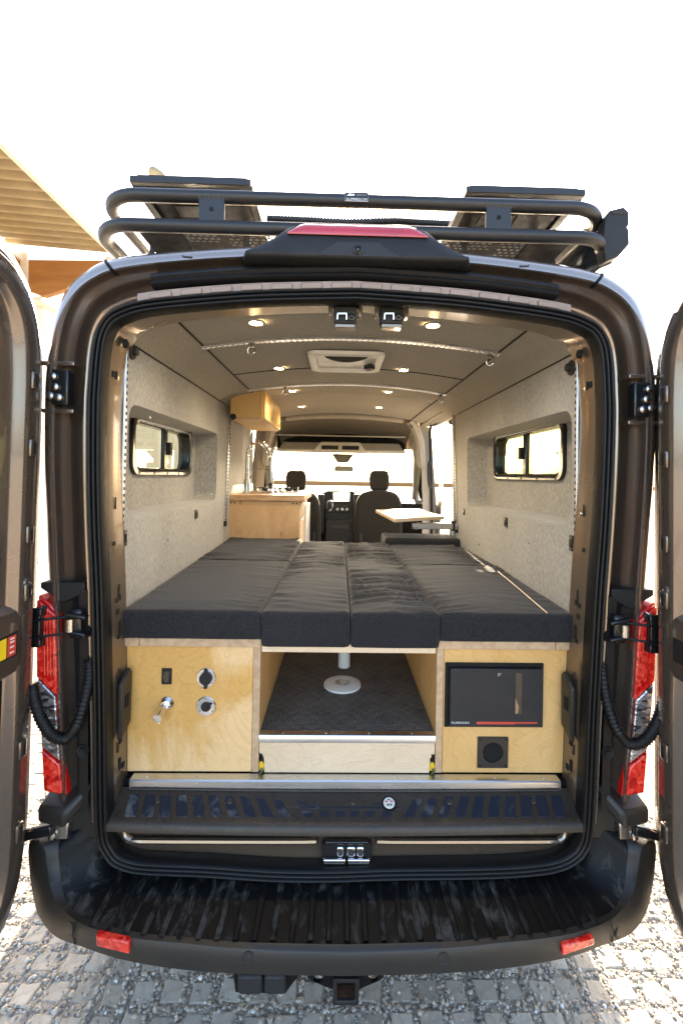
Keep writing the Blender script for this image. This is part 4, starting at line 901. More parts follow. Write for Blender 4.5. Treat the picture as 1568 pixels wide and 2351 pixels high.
def pq(name, pts, Y, d, mat, par, bev=.006, r=0):
    q = [at(x, y, Y) for x, y in pts]; q = roundpoly(q, r, 3) if r else q
    return O(name, MB().hexa(q, (0, d, 0)), mat, par, bev)
pq('centre_stack', ((738, 1133), (752, 1127), (808, 1127), (822, 1133), (816, 1175), (806, 1240), (754, 1240), (744, 1175)), 3.62, .2, M['dash'], ds, .01)
pq('screen', ((765, 1131), (803, 1131), (802, 1151), (766, 1151)), 3.612, .006, M['screen'], ds, .002)
pq('control_panel', ((760, 1160), (806, 1160), (803, 1178), (764, 1178)), 3.612, .006, M['gloss'], ds)
for x, y in ((775, 1169), (786, 1169), (797, 1169)): O('control_knob', MB().lathe([(.018, 0), (.015, .015), (.0005, .015)], at(x, y, 3.61), (0, -1, 0), 14), M['steel'], ds)
O('air_vent', MB().tube([at(757+7*math.cos(a*.5236), 1161+11*math.sin(a*.5236), 3.6) for a in range(12)], .009, 6, closed=True), M['alu'], ds)
pq('lower_console', ((748, 1195), (812, 1195), (814, 1248), (746, 1248)), 3.5, .2, M['dash'], ds, .01)
pq('console_vent', ((762, 1205), (800, 1205), (799, 1215), (763, 1215)), 3.495, .006, M['gloss'], ds)
O('gear_lever', MB().tube([at(752, 1175, 3.55), at(757, 1160, 3.52), at(762, 1150, 3.5)], [.012, .012, .02], 8), M['alu'], ds)
for x in (737, 820): pq('console_pillar', ((x-7, 1135), (x+7, 1135), (x+7, 1225), (x-7, 1225)), 3.45, .12, M['dash'], ds, .01)
def seat(px0, px1, hx0, hx1, lab):
    q = [at(x, y, 3.15) for x, y in ((px0, 1262), (px1, 1262), (px1+1, 1190), (px1-3, 1150), (px1-14, 1133), (px1-38, 1126), (px0+38, 1126), (px0+14, 1133), (px0+3, 1150), (px0-1, 1190))]
    q = [Vector((p.x, p.y-.02+.12*max(0, 1.75-p.z), p.z)) for p in q]
    st_ = O('seat', MB().hexa(roundpoly(q, .05, 4), (0, .13, 0)), M['seat'], van, .035, label=lab)
    h = [at(x, y, 3.2) for x, y in ((hx0+3, 1127), (hx1-3, 1127), (hx1, 1095), (hx1-5, 1080), (hx0+5, 1080), (hx0, 1095))]
    O('headrest', MB().hexa(roundpoly(h, .04, 4), (0, .10, 0)), M['seat'], st_, .03)
    for hx in (hx0+15, hx1-15):
        p = at(hx, 1128, 3.25); O('headrest_rod', MB().tube([p+Vector((0, 0, .03)), p-Vector((0, 0, .05))], .008, 8), M['chrome'], st_)
    O('seat_base', MB().box(min(p.x for p in q)+.03, max(p.x for p in q)-.03, 3.2, 3.7, .75, 1.2), M['seat'], st_, .04)
seat(622, 735, 655, 703, 'grey cloth driver seat, partly behind the kitchen unit'); seat(815, 925, 848, 895, 'grey cloth passenger seat beside the open side door')
for x, y in ((720, 1235), (828, 1238)): O('seat_buckle', MB().obox(at(x, y, 3.1), (.03, .03, .12), ((1, 0, 0), (0, 1, 0), (0, 0, 1))), M['dash'], van, .006)
# sliding door opening trim
O('opening_post', MB().hexa([(.885, 2.17, .80), (.90, 2.17, 1.4), (.875, 2.17, 2.40), (.99, 2.17, 2.40), (1.03, 2.17, 1.4), (1.03, 2.17, .80)], (0, .03, 0)), M['pillar'], van, .006)
O('opening_seal', MB().tube([(.93, 2.215, .82), (.945, 2.215, 1.4), (.91, 2.215, 2.33), (.905, 2.27, 2.39), (.905, 3.2, 2.39), (.91, 3.27, 2.33), (.95, 3.28, 1.4), (.94, 3.28, .82)], .016, 8), M['rubber'], van)
O('opening_header', MB().box(.80, .98, 2.2, 3.3, 2.395, 2.44), M['pillar'], van, .01)
O('opening_step', MB().box(.70, 1.0, 2.2, 3.3, .62, .70), M['black2'], van)
O('grab_handle', MB().tube(cat([at(986, 1060, 3.18), at(983, 1075, 3.12), at(984, 1105, 3.12), at(988, 1120, 3.18)], 5), .014, 8), M['black'], van)
O('door_catch', MB().lathe([(.02, -.02), (.026, 0), (.02, .02)], onwall(1040, 968, 1)+Vector((.0, .06, 0)), (0, 1, 0), 12), M['steel'], van)

# ------------------------------------------------------------------ header latches, ceiling hardware
for px, lab in ((793, 'left of the two door latch units hanging from the header'), (899, 'right of the two door latch units hanging from the header')):
    p = at(px, 704, .07); t = thing('door_latch', (p.x, .07, 2.45), lab, 'door latch', 'latch units on the rear header')
    O('mount_plate', box(p.x-.052, p.x+.052, .03, .085, p.z-.004, p.z+.010), M['black2'], t, .003)
    O('housing', MB().hexa([(p.x-.040, .055, p.z-.065), (p.x+.038, .055, p.z-.065), (p.x+.042, .05, p.z-.004), (p.x-.042, .05, p.z-.004)], (0, .05, 0)), M['black'], t, .004)
    for q_ in (-.060, .045): O('side_cheek', box(p.x+q_, p.x+q_+.015, .06, .10, p.z-.04, p.z), M['jamb'], t, .003)
    O('latch_hook', MB().tube([(p.x-.026, .046, p.z-.055), (p.x-.026, .044, p.z-.036), (p.x+.004, .044, p.z-.034), (p.x+.006, .046, p.z-.055)], .0055, 8), M['chrome'], t)
    O('latch_roller', MB().lathe([(.013, 0), (.013, .010), (.007, .012), (.0005, .008)], (p.x+.022, .056, p.z-.044), (0, -1, 0), 14), M['gloss'], t)
    O('housing_foot', MB().box(p.x-.036, p.x+.036, .058, .10, p.z-.078, p.z-.065), M['jamb'], t, .002)
names = ['nearest ceiling light, left of the latches', 'nearest ceiling light, right of the latches', 'ceiling light just left of the roof fan', 'ceiling light just right of the roof fan',
         'ceiling light beside the overhead cabinet, third row left', 'ceiling light in the third row, right side', 'farthest ceiling light on the left, near the cab', 'farthest ceiling light on the right, near the cab']
for (px, py), nm_ in zip(((588, 742), (993, 748), (641, 846), (926, 850), (671, 898), (891, 900), (692, 934), (870, 936)), names):
    p = atz(px, py, 2.468); z = CZ_(p.x)
    for _ in range(4): p = atz(px, py, z-.004); z = CZ_(p.x)
    t = thing('ceiling_light', (p.x, p.y, z-.004), 'round warm '+nm_, 'ceiling light', 'recessed ceiling lights')
    O('trim_ring', MB().lathe([(.038, 0), (.037, -.005), (.028, -.007), (.025, -.003)], (p.x, p.y, z+.001), (0, 0, 1), 24, False), M['cream'], t)
    O('lens', MB().lathe([(.025, 0), (.0005, -.001)], (p.x, p.y, z-.0035), (0, 0, 1), 24, False), M['lamp'], t)
    ld = bpy.data.lights.new('bulb', 'SPOT'); ld.energy = LAMPW; ld.color = (1, .84, .60); ld.spot_size = R(150); ld.spot_blend = .6; ld.shadow_soft_size = .03
    lo = bpy.data.objects.new('bulb', ld); COL.objects.link(lo); lo.parent = t; lo.location = (0, 0, -.012)
# roof fan
fn = thing('roof_fan', (-.02, .94, 2.48), 'white roof vent fan frame in the middle of the ceiling', 'roof fan')
y0, y1, x0, x1, z = .74, 1.15, -.222, .178, 2.476
def rr4(d, zz): return [(x, y, zz) for x, y in rrect(x0+d, x1-d, y0+d, y1-d, .05)]
O('frame', MB().loft([rr4(0, z+.004), rr4(.003, z-.012), rr4(.02, z-.018), rr4(.042, z-.014), rr4(.048, z+.01), rr4(.05, z+.014)]), M['white'], fn, ang=45)
O('inner_tray', MB().add(rr4(.047, z+.001), [tuple(range(24))]), M['white'], fn)
O('fan_opening', MB().hexa([(x0+.075+.25*k/12, y0+.06+.20*math.sin(math.pi*k/12)**.6*.75, z-.002) for k in range(13)], (0, 0, .002)), M['hole'], fn)
O('crank_knob', MB().box(.095, .125, y1-.19, y1-.13, z-.03, z-.004).box(.08, .14, y1-.175, y1-.15, z-.028, z-.006), M['black'], fn, .003)
# cargo tracks across the ceiling, with tie-down rings
def ctrack(Y, lab):
    t = thing('cargo_track', (0, Y, 2.48), lab, 'track', 'aluminium cargo tracks')
    xs = [-.685+1.37*i/30 for i in range(31)]
    O('rail', MB().loft([[(x, y, CZ_(x)+dz) for y, dz in ((Y-.02, .002), (Y-.02, -.009), (Y-.008, -.011), (Y-.006, -.005), (Y+.006, -.005), (Y+.008, -.011), (Y+.02, -.009), (Y+.02, .002))] for x in xs], False), M['alu'], t, ang=30)
    sl = MB()
    for k in range(54):
        x = -.67+k*1.34/53; sl.box(x-.0075, x+.0075, Y-.016, Y+.016, CZ_(x)-.0125, CZ_(x)-.0085)
    O('track_studs', sl, M['alu'], t, kind='stuff')
ctrack(.55, 'curved aluminium cargo track across the ceiling, nearer one'); ctrack(1.60, 'curved aluminium cargo track across the ceiling, farther one')
for px, py, Y, lab in ((578, 795, .55, 'tie-down ring on the nearer ceiling track, left'), (1124, 828, .55, 'tie-down ring on the nearer ceiling track, right'), (655, 890, 1.6, 'tie-down ring on the farther ceiling track, left'), (1012, 903, 1.6, 'tie-down ring on the farther ceiling track, right')):
    p = at(px, py, Y); zc = CZ_(p.x)-.012
    t = thing('tie_down_ring', (p.x, Y, zc), lab, 'ring', 'tie-down rings on the ceiling tracks')
    O('stud', MB().lathe([(.013, .0), (.014, -.012), (.008, -.018), (.0005, -.018)], (p.x, Y, zc), (0, 0, 1), 12), M['steel'], t)
    O('ring', MB().tube([(p.x+.017*math.cos(a*.5236), Y+.004*math.sin(a), zc-.034+.018*math.sin(a*.5236)) for a in range(12)], .003, 6, closed=True), M['chrome'], t)
# vertical tracks on the walls
def wtrack(s, a, b, lab, Yfix=None):
    p, q = (onwall(*a, s), onwall(*b, s)); t = thing('cargo_track', q, lab, 'track', 'aluminium cargo tracks')
    d = (q-p).normalized()
    O('rail', MB().obox((p+q)/2+Vector((-s*.006, 0, 0)), (.012, .034, (q-p).length), ((1, 0, 0), (0, 1, 0), d)), M['alu'], t, .003)
    sl = MB(); n = int((q-p).length/.025)
    for k in range(n):
        c_ = p+(q-p)*((k+.5)/n)+Vector((-s*.013, 0, 0)); sl.lathe([(.009, 0), (.009, .002), (.0005, .002)], c_, (-s, 0, 0), 8)
    O('track_holes', sl, M['dash'], t, kind='stuff')
    O('end_cap', MB().obox(q+Vector((-s*.008, 0, -.02)), (.02, .036, .04), ((1, 0, 0), (0, 1, 0), (0, 0, 1))), M['black'], t, .004)
wtrack(-1, (527, 948), (515, 1196), 'vertical cargo track on the left wall by the kitchen'); wtrack(1, (1044, 1000), (1050, 1212), 'vertical cargo track at the front edge of the right wall')
for s, px, lab in ((-1, 274, 'perforated edge track along the left rear pillar'), (1, 1332, 'perforated edge track along the right rear pillar')):
    t = thing('cargo_track', (s*.80, .14, 1.9), lab, 'track', 'aluminium cargo tracks')
    O('rail', MB().loft([[(s*(WX(.14, z)+.004), .128, z), (s*(WX(.14, z)-.003), .129, z), (s*(WX(.14, z)-.004), .138, z), (s*(WX(.14, z)-.001), .140, z)] for z in (1.62, 1.9, 2.2, 2.30)], False), M['alu'], t, ang=30)
    sl = MB()
    for k in range(26): sl.box(s*(WX(.14, 1.64+k*.025)-.004)-.001, s*(WX(.14, 1.64+k*.025)-.004)+.001, .1295, .136, 1.634+k*.025, 1.646+k*.025)
    O('track_holes', sl, M['dash'], t, kind='stuff')
def plug(px, py, s, w_, h_, lab):
    p = onwall(px, py, s); t = thing('wall_socket', p, lab, 'socket', 'black wall sockets')
    O('plate', MB().obox(p+Vector((-s*.003, 0, 0)), (.006, w_, h_), ((1, 0, 0), (0, 1, 0), (0, 0, 1))), M['black'], t, .002)
    O('inset', MB().obox(p+Vector((-s*.007, 0, 0)), (.003, w_*.6, h_*.55), ((1, 0, 0), (0, 1, 0), (0, 0, 1))), M['gloss'], t, .001)
    for k in (-1, 1): O('screw', MB().lathe([(.003, 0), (.0005, .002)], p+Vector((-s*.007, 0, k*h_*.36)), (-s, 0, 0), 8), M['steel'], t)
plug(450, 1180, -1, .05, .05, 'black socket under the left wall niche'); plug(284, 1236, -1, .035, .06, 'black socket on the left wall beside the rear pillar')
plug(1162, 1199, 1, .045, .052, 'black socket under the middle of the right wall niche'); plug(1065, 1175, 1, .05, .045, 'small black socket at the front of the right wall'); plug(1313, 1247, 1, .03, .06, 'black socket on the right wall beside the rear pillar')
for s, px, py, lab in ((-1, 299, 805, 'round black knob high on the left wall'), (1, 1317, 842, 'round black knob high on the right wall')):
    p = onwall(px, py, s); (O('wall_knob', MB().lathe([(.03, 0), (.029, .008), (.016, .012), (.015, .024), (.0005, .026)], (s*WX(.2, p.z), max(p.y, .17), p.z), (-s, 0, 0), 20), M['black'], van, label=lab))

# ------------------------------------------------------------------ bench boxes
YF = .13
def bench(s):
    lab = 'left birch bench box with switch and water fittings' if s < 0 else 'right birch bench box with microwave and vent grille'
    t = thing('bench_box', (s*.57, .3, .75), lab, 'bench box')
    fx = lambda a, b: (min(s*a, s*b), max(s*a, s*b))
    x0, x1 = fx(.352, .818)
    O('face_panel', box(x0, x1, YF, YF+.018, .757, 1.216), M['birch'] if s < 0 else M['birch2'], t, .0015)
    x0, x1 = fx(.325, .3505); O('end_edge', box(x0, x1, YF-.002, YF+.004, .757, 1.222), M['plyx'], t, .001)
    x0, x1 = fx(.326, .3495); O('divider', box(x0, x1, YF+.004, 2.0, .757, 1.222), M['birch2'], t)
    x0, x1 = fx(.322, .762); O('lid_edge', box(x0, x1, YF-.012, YF+.02, 1.2185, 1.248), M['plyz'], t, .002)
    x0, x1 = fx(.764, .822); O('lid_edge', box(x0, x1, YF-.012, YF+.02, 1.2185, 1.248), M['plyz'], t, .002)
    x0, x1 = fx(.322, .86); O('lid', box(x0, x1, YF+.02, 2.0, 1.222, 1.247), M['birch2'], t)
    x0, x1 = fx(.352, .88); O('front_end', box(x0, x1, 1.98, 1.998, .75, 1.222), M['birch2'], t)
    return t
bL, bR = bench(-1), bench(1)
def disc(name, px, py, prof, mat, par, seg=28): return O(name, MB().lathe(prof, at(px, py, YF), (0, -1, 0), seg), mat, par)
# left box fittings
def fit(name, px, py, lab, cat_): return thing(name, at(px, py, YF), lab, cat_)
t = fit('rocker_switch', 384, 1552, 'black rocker switch on the left bench box', 'switch'); p = at(384, 1552, YF)
O('bezel', box(p.x-.0185, p.x+.0185, YF-.005, YF, p.z-.0295, p.z+.0295), M['black'], t, .003)
O('rocker', MB().hexa([(p.x-.010, YF-.006, p.z-.021), (p.x+.011, YF-.006, p.z-.021), (p.x+.011, YF-.013, p.z), (p.x+.011, YF-.004, p.z+.021), (p.x-.010, YF-.004, p.z+.021), (p.x-.010, YF-.013, p.z)][:6], (0, .004, 0)), M['gloss'], t, .003)
t = fit('capped_inlet', 474, 1556, 'round steel inlet with black cap strap, upper right', 'inlet')
disc('flange', 474, 1556, [(.036, 0), (.036, .003), (.034, .005), (.022, .005)], M['chrome'], t); disc('cap', 474, 1556, [(.023, .002), (.023, .012), (.021, .014), (.0005, .014)], M['black'], t); p = at(474, 1556, YF)
O('cap_strap', MB().box(p.x-.006, p.x+.006, YF-.0145, YF-.004, p.z+.018, p.z+.037).box(p.x-.006, p.x+.006, YF-.0145, YF-.004, p.z-.036, p.z-.018), M['black'], t, .003)
for a in (215, 325): O('screw', MB().lathe([(.005, 0), (.004, .002), (.0005, .002)], p+Vector((.029*math.cos(R(a)), -.004, .029*math.sin(R(a)))), (0, -1, 0), 10), M['steel'], t)
t = fit('water_spigot', 381, 1621, 'chrome shower spigot on the left bench box', 'spigot'); p = at(381, 1621, YF)
disc('flange', 384, 1615, [(.026, 0), (.026, .004), (.020, .012), (.016, .016)], M['chrome'], t); O('nozzle', MB().tube([p+Vector((.002, -.01, .002)), p+Vector((-.004, -.035, -.006)), p+Vector((-.007, -.062, -.014))], [.012, .0155, .017], 16), M['chrome'], t)
O('lever', MB().tube([p+Vector((-.004, -.045, -.012)), p+Vector((-.004, -.05, -.038))], .003, 8), M['chrome'], t)
t = fit('round_lock', 474, 1621, 'round steel plate with black keyhole flap, lower right', 'lock'); p = at(474, 1621, YF)
disc('flange', 474, 1621, [(.036, 0), (.036, .003), (.033, .006), (.018, .005), (.017, .003)], M['chrome'], t); disc('flap', 474, 1621, [(.018, .003), (.018, .007), (.0005, .007)], M['gloss'], t)
O('flap_tab', MB().hexa([p+Vector(q) for q in ((.0, -.008, -.008), (.016, -.008, .002), (.026, -.008, .014), (.010, -.008, .016))], (0, .003, 0)), M['gloss'], t, .002)
for a in (90, 215, 325): O('screw', MB().lathe([(.004, 0), (.003, .002), (.0005, .002)], p+Vector((.028*math.cos(R(a)), -.005, .028*math.sin(R(a)))), (0, -1, 0), 10), M['steel'], t)
# microwave
mq = [at(x, y, YF) for x, y in ((1019, 1520), (1246, 1520), (1243, 1668), (1019, 1667))]
t = thing('microwave', (mq[0]+mq[2])/2, 'black built-in microwave in the right bench box', 'microwave')
X0, X1, Z0, Z1 = mq[3].x, mq[1].x, mq[2].z, mq[0].z
O('surround', MB().loft([[(X0-a, y, Z0-a), (X1+a, y, Z0-a), (X1+a, y, Z1+a), (X0-a, y, Z1+a)] for a, y in ((0, YF), (0, YF-.006), (-.006, YF-.016), (-.014, YF-.010), (-.014, YF+.05))]), M['black'], t, ang=25)
O('door', box(X0+.016, X1-.006, YF-.018, YF, Z0+.006, Z1-.016), M['dash'], t, .003)
hx = X0+(X1-X0)*.735
O('handle_slot', box(hx-.013, hx+.013, YF-.0195, YF-.017, Z0+.055, Z1-.028), M['gloss'], t, .001)
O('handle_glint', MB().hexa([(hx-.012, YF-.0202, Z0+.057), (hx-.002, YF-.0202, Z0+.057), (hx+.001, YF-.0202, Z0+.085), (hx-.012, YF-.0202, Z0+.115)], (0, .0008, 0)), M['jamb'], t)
O('lettering', text_mb('FURRION', .0155, (X0+.022, YF-.0192, Z0+.022), (1.0, 0, 0), (0, 0, .72), align='LEFT'), M['whiteprint'], t)
O('logo_mark', MB().add([(hx-.078+a, YF-.0192, Z1-.043+b) for a, b in ((0, 0), (.003, 0), (.003, .004), (.010, .004), (.010, .006), (.003, .006), (.003, .009), (.013, .009), (.013, .011), (0, .011))], [tuple(range(10))]), M['silverprint'], t)
rb = X0+(X1-X0)*.315
O('red_stripe', box(rb, X0+(X1-X0)*.70, YF-.0192, YF-.0178, Z0+.0175, Z0+.0265), M['redbar'], t); O('red_stripe', box(X0+(X1-X0)*.7005, X1-.026, YF-.0192, YF-.0178, Z0+.0205, Z0+.0262), M['redbar'], t)
# vent grille
vq = [at(x, y, YF) for x, y in ((1094, 1692), (1167, 1692), (1166, 1761), (1093, 1760))]; cx, cz = sum(p.x for p in vq)/4, sum(p.z for p in vq)/4; h = .057
t = thing('vent_grille', (cx, YF, cz), 'square black vent with round fan grille below the microwave', 'vent')
sq = [(cx-h, YF-.006, cz-h), (cx+h, YF-.006, cz-h), (cx+h, YF-.006, cz+h), (cx-h, YF-.006, cz+h)]
mb = MB().polyhole(sq, [circ(cx, cz, .038, YF-.006, 28)]); mb.loft([[(x, YF, z) for x, _, z in sq], sq]); mb.loft([circ(cx, cz, .038, YF-.006, 28), circ(cx, cz, .036, YF-.001, 28)])
O('frame', mb, M['bumper'], t, .001); O('fan_well', MB().add(circ(cx, cz, .0375, YF-.002, 28), [tuple(range(28))]), M['hole'], t)
mb = MB()
for i in range(-4, 5):
    for j in range(-4, 5):
        x, z = i*.0085+(.00425 if j % 2 else 0), j*.0074
        if x*x+z*z < .032**2: mb.tube([(cx+x+.0042*math.cos(k*1.047+.52), YF-.004, cz+z+.0042*math.sin(k*1.047+.52)) for k in range(6)], .0008, 4, closed=True)
O('honeycomb', mb, M['black'], t, kind='stuff')
for sx in (-1, 1):
    for sz in (-1, 1): O('screw', MB().lathe([(.004, 0), (.003, .002), (.0005, .002)], (cx+sx*.048, YF-.006, cz+sz*.048), (0, -1, 0), 8), M['hole'], t)
# aisle: drawer box, nosing, mat, table base
t = thing('aisle_drawer', (0, .13, .757), 'pale birch drawer front under the aisle floor', 'drawer')
zt = .868
q = [(-.3235, 0, .83), (-.3235, 0, zt), (.3225, 0, zt), (.3225, 0, .83), (.306, 0, .81), (.304, 0, .757), (-.304, 0, .757), (-.306, 0, .81)]
O('drawer_front', MB().hexa([(x, YF-.004, z) for x, _, z in q], (0, .018, 0)), M['birchp'], t, .0015)
O('drawer_gap', box(-.324, .324, YF+.016, YF+.03, .757, .866), M['hole'], t)
fl = thing('aisle_floor', (0, 1, .87), 'dark woven mat floor in the aisle between the boxes', 'floor mat')
O('mat', box(-.3245, .3245, YF+.02, 3.2, .869, .892), M['mat'], fl, .001)
O('nosing', MB().loft([[(x, y, z) for x in (-.325, .325)] for y, z in ((YF-.006, .868), (YF-.007, .890), (YF-.004, .8945), (YF+.028, .8945), (YF+.028, .89))], False), M['alu'], fl, ang=40)
for k in range(4): O('nosing_screw', MB().lathe([(.0045, 0), (.0035, .002), (.0005, .002)], (-.24+.16*k, YF+.012, .8945), (0, 0, 1), 8), M['steel'], fl)
p = atz(786, 1569, .9); t = thing('floor_socket', (p.x, p.y, .892), 'round white table mount on the aisle mat', 'floor socket')
O('flange', MB().lathe([(.085, 0), (.084, .008), (.06, .014), (.034, .015), (.032, .006), (.0005, .006)], (p.x, p.y, .892), (0, 0, 1), 36), M['white'], t)
O('socket_hole', MB().lathe([(.031, 0), (.0005, .0)], (p.x, p.y, .9075), (0, 0, 1), 24, False), M['steel'], t)
tag(O('support_post', MB().lathe([(.03, 0), (.03, .30)], (p.x+.01, p.y+.20, .895), (0, 0, 1), 16), M['white'], None), 'white post standing on the aisle mat under the bed', 'post')
t = thing('bed_platform', (0, .14, 1.22), 'pale birch cross board carrying the two middle cushions', 'bed platform')
O('board', box(-.3175, .3165, YF-.006, 1.94, 1.208, 1.222), M['birchp'], t); O('board_edge', box(-.3195, .3185, YF-.012, YF-.006, 1.202, 1.232), M['birchp'], t, .002)
for s, px, py, lab in ((-1, 591, 1760, 'yellow ratchet strap end in the left drawer corner'), (1, 990, 1760, 'yellow ratchet strap end in the right drawer corner')):
    x = s*.3145; t = thing('ratchet_strap', (x, YF-.004, .76), lab, 'strap', 'straps beside the drawer')
    O('webbing', MB().hexa([(x-.009, YF-.002, .762), (x+.008, YF-.002, .762), (x+.009, YF-.006, .785), (x+.003, YF-.010, .80), (x-.008, YF-.006, .795)], (0, .01, 0)), M['strap'], t, .003)
    O('hook', MB().tube([(x-.003, YF-.004, .80), (x+.005, YF-.006, .812), (x-.003, YF-.004, .826)], .004, 6), M['gloss'], t)
    O('tail', MB().tube([(x-.004, YF-.008, .758), (x+.004, YF-.012, .765), (x, YF-.008, .775)], .004, 6), M['leaf'], t)

# ------------------------------------------------------------------ cushions
def cushion(x0, x1, y0, y1, z0, z1, lab, wr=1., seed=0, r=.013, mat='cushion', slope=0., tap=0., lx=True):
    nx, ny, nz = max(6, int((x1-x0)/.018)), max(6, int((y1-y0)/.012)), 6
    bm = bmesh.new(); vmap = {}
    def V(i, j, k):
        key = (i, j, k)
        if key not in vmap:
            x, y, z = x0+(x1-x0)*i/nx, y0+(y1-y0)*j/ny, z0+(z1-z0)*k/nz
            p = Vector((x, y, z)); q = Vector((min(max(x, x0+r), x1-r), min(max(y, y0+r), y1-r), min(max(z, z0+r), z1-r))); d = p-q
            if d.length > 1e-6: p = q+d.normalized()*min(r, d.length*1.0 if d.length < r else r)
            if k == nz or z > (z0+z1)/2:
                f = 1 if k == nz else .5
                ex = min(x-x0, x1-x); ey = min(y-y0, y1-y)
                crown = .004*min(1, ex/.12)*min(1, ey/.12)
                sx_ = seed*7.3
                edge = math.exp(-ex/.09)*.9+.16
                wv = noise.noise(Vector((x*2.2+sx_, y*17+x*6*(1 if x > (x0+x1)/2 else -1), seed)))
                w2 = noise.noise(Vector((x*5+sx_, y*30+x*9, seed+4)))
                rid = (1-abs(wv)*3.2); rid = max(0, rid)**2*max(0, .55+1.3*noise.noise(Vector((x*2.5+seed, y*2.2, seed*3.1))))
                ed = math.exp(-ey/.10); w3 = noise.noise(Vector((x*17+sx_, y*3, seed+9)))
                p.z += f*(crown+wr*(rid*.019*edge*min(1, ex/.02)+w2*.0035*edge+.006*max(0, w3)*ed*min(1, ey/.02)))
                p.z += slope*(y-y0)
            if tap: p.x += tap*(y-y0)*((x1-x)/(x1-x0) if lx else (x-x0)/(x1-x0))
            p.x += .003*noise.noise(Vector((x*4, y*6, z*9+seed))); p.y += .004*noise.noise(Vector((x*6+3, y*3, z*7+seed)))
            vmap[key] = bm.verts.new(p)
        return vmap[key]
    for i in range(nx):
        for j in range(ny):
            bm.faces.new((V(i, j, nz), V(i+1, j, nz), V(i+1, j+1, nz), V(i, j+1, nz))); bm.faces.new((V(i, j, 0), V(i, j+1, 0), V(i+1, j+1, 0), V(i+1, j, 0)))
    for i in range(nx):
        for k in range(nz):
            bm.faces.new((V(i, 0, k), V(i+1, 0, k), V(i+1, 0, k+1), V(i, 0, k+1))); bm.faces.new((V(i, ny, k), V(i, ny, k+1), V(i+1, ny, k+1), V(i+1, ny, k)))
    for j in range(ny):
        for k in range(nz):
            bm.faces.new((V(0, j, k), V(0, j, k+1), V(0, j+1, k+1), V(0, j+1, k))); bm.faces.new((V(nx, j, k), V(nx, j+1, k), V(nx, j+1, k+1), V(nx, j, k+1)))
    me = bpy.data.meshes.new('cushion'); bm.to_mesh(me); bm.free(); me.polygons.foreach_set('use_smooth', [True]*len(me.polygons)); me.materials.append(M[mat])
    o = bpy.data.objects.new('bed_cushion', me); COL.objects.link(o); return tag(o, lab, 'cushion', 'charcoal bed cushions')
ZB0, ZB1 = 1.2485, 1.352
cushion(-.826, -.3235, .105, 1.10, ZB0, ZB1, 'long charcoal cushion at the left rear, by the left wall', .45, 1, tap=-.037)
cushion(-.863, -.3235, 1.103, 2.02, ZB0, ZB1, 'charcoal cushion at the left front, against the kitchen', .9, 2, tap=-.037)
cushion(-.3205, .0015, .10, 1.90, 1.2235, ZB1, 'charcoal middle cushion, left one of the two narrow strips', 1.1, 3)
cushion(.0045, .329, .10, 1.86, 1.2235, ZB1, 'charcoal middle cushion, right one of the two narrow strips', 1.35, 4)
cushion(.3325, .832, .105, 1.04, ZB0, ZB1, 'long charcoal cushion at the right rear, by the right wall', .6, 5, tap=.037, lx=False)
cushion(.3335, .80, 1.043, 1.80, ZB0, ZB1, 'charcoal cushion at the right front, before the raised block', 1.0, 6)
cushion(.300, .865, 1.815, 2.13, ZB0, 1.395, 'short raised charcoal cushion at the far right end', .35, 7)
cushion(.803, .880, 1.05, 1.80, ZB0, ZB1-.012, 'thin charcoal cushion strip along the right wall', .5, 8)
# piping seam on the right rear cushion
a, b = atz(1143, 1312, ZB1+.012), atz(1255, 1407, ZB1+.008)
O('zip_piping', MB().tube([a, (a+b)/2+Vector((0, 0, .002)), b], .0022, 6), M['birchp'], [o for o in bpy.data.objects if o.get('label', '').startswith('long charcoal cushion at the right rear')][0])

# ------------------------------------------------------------------ kitchen
GX0, GX1, GY = -.918, -.358, 2.06
t = thing('kitchen_unit', ((GX0+GX1)/2, 2.5, .76), 'knotty birch kitchen unit with butcher block top', 'kitchen unit')
O('end_panel', box(GX0, GX1, GY, GY+.018, .76, 1.640), M['birchk'], t, .002)
O('counter', MB().box(GX0-.004, GX1+.04, GY-.012, 3.0, 1.6405, 1.69), M['butcher'], t, .004)
O('carcass', box(GX0, GX1-.002, GY+.018, 3.0, .76, 1.640), M['birchp'], t)
for i, (z0, z1) in enumerate(((1.50, 1.63), (1.30, 1.49), (1.0, 1.29))): O('drawer_face', box(GX1-.001, GX1+.016, GY+.03, 2.45, z0, z1), M['birchp'], t, .003)
O('fridge_door', box(GX1, GX1+.03, 2.47, 2.97, .9, 1.58), M['white'], t, .006)
O('back_splash', MB().hexa([(GX0+.0, GY+.02, 1.69), (GX0+.0, 3.0, 1.69), (GX0+.0, 3.0, 1.76), (GX0+.0, GY+.10, 1.76)], (.018, 0, 0)), M['white'], t, .004)
for x in (GX0+.02, GX0+.05, GX1-.05, GX1-.02): O('panel_screw', MB().lathe([(.007, 0), (.006, .002), (.0005, .002)], (x, GY, 1.625), (0, -1, 0), 10), M['rust'], t)
O('sink_rim', MB().tube([(-.78+.14*math.cos(a*.3927)*1.2, 2.42+.17*math.sin(a*.3927), 1.692) for a in range(16)], .008, 6, closed=True), M['chrome'], t)
sv = thing('stove', (-.62, 2.75, 1.69), 'small gas stove with black grates on the kitchen counter', 'stove')
O('hob', box(-.84, -.40, 2.56, 2.95, 1.690, 1.704), M['chrome'], sv, .004)
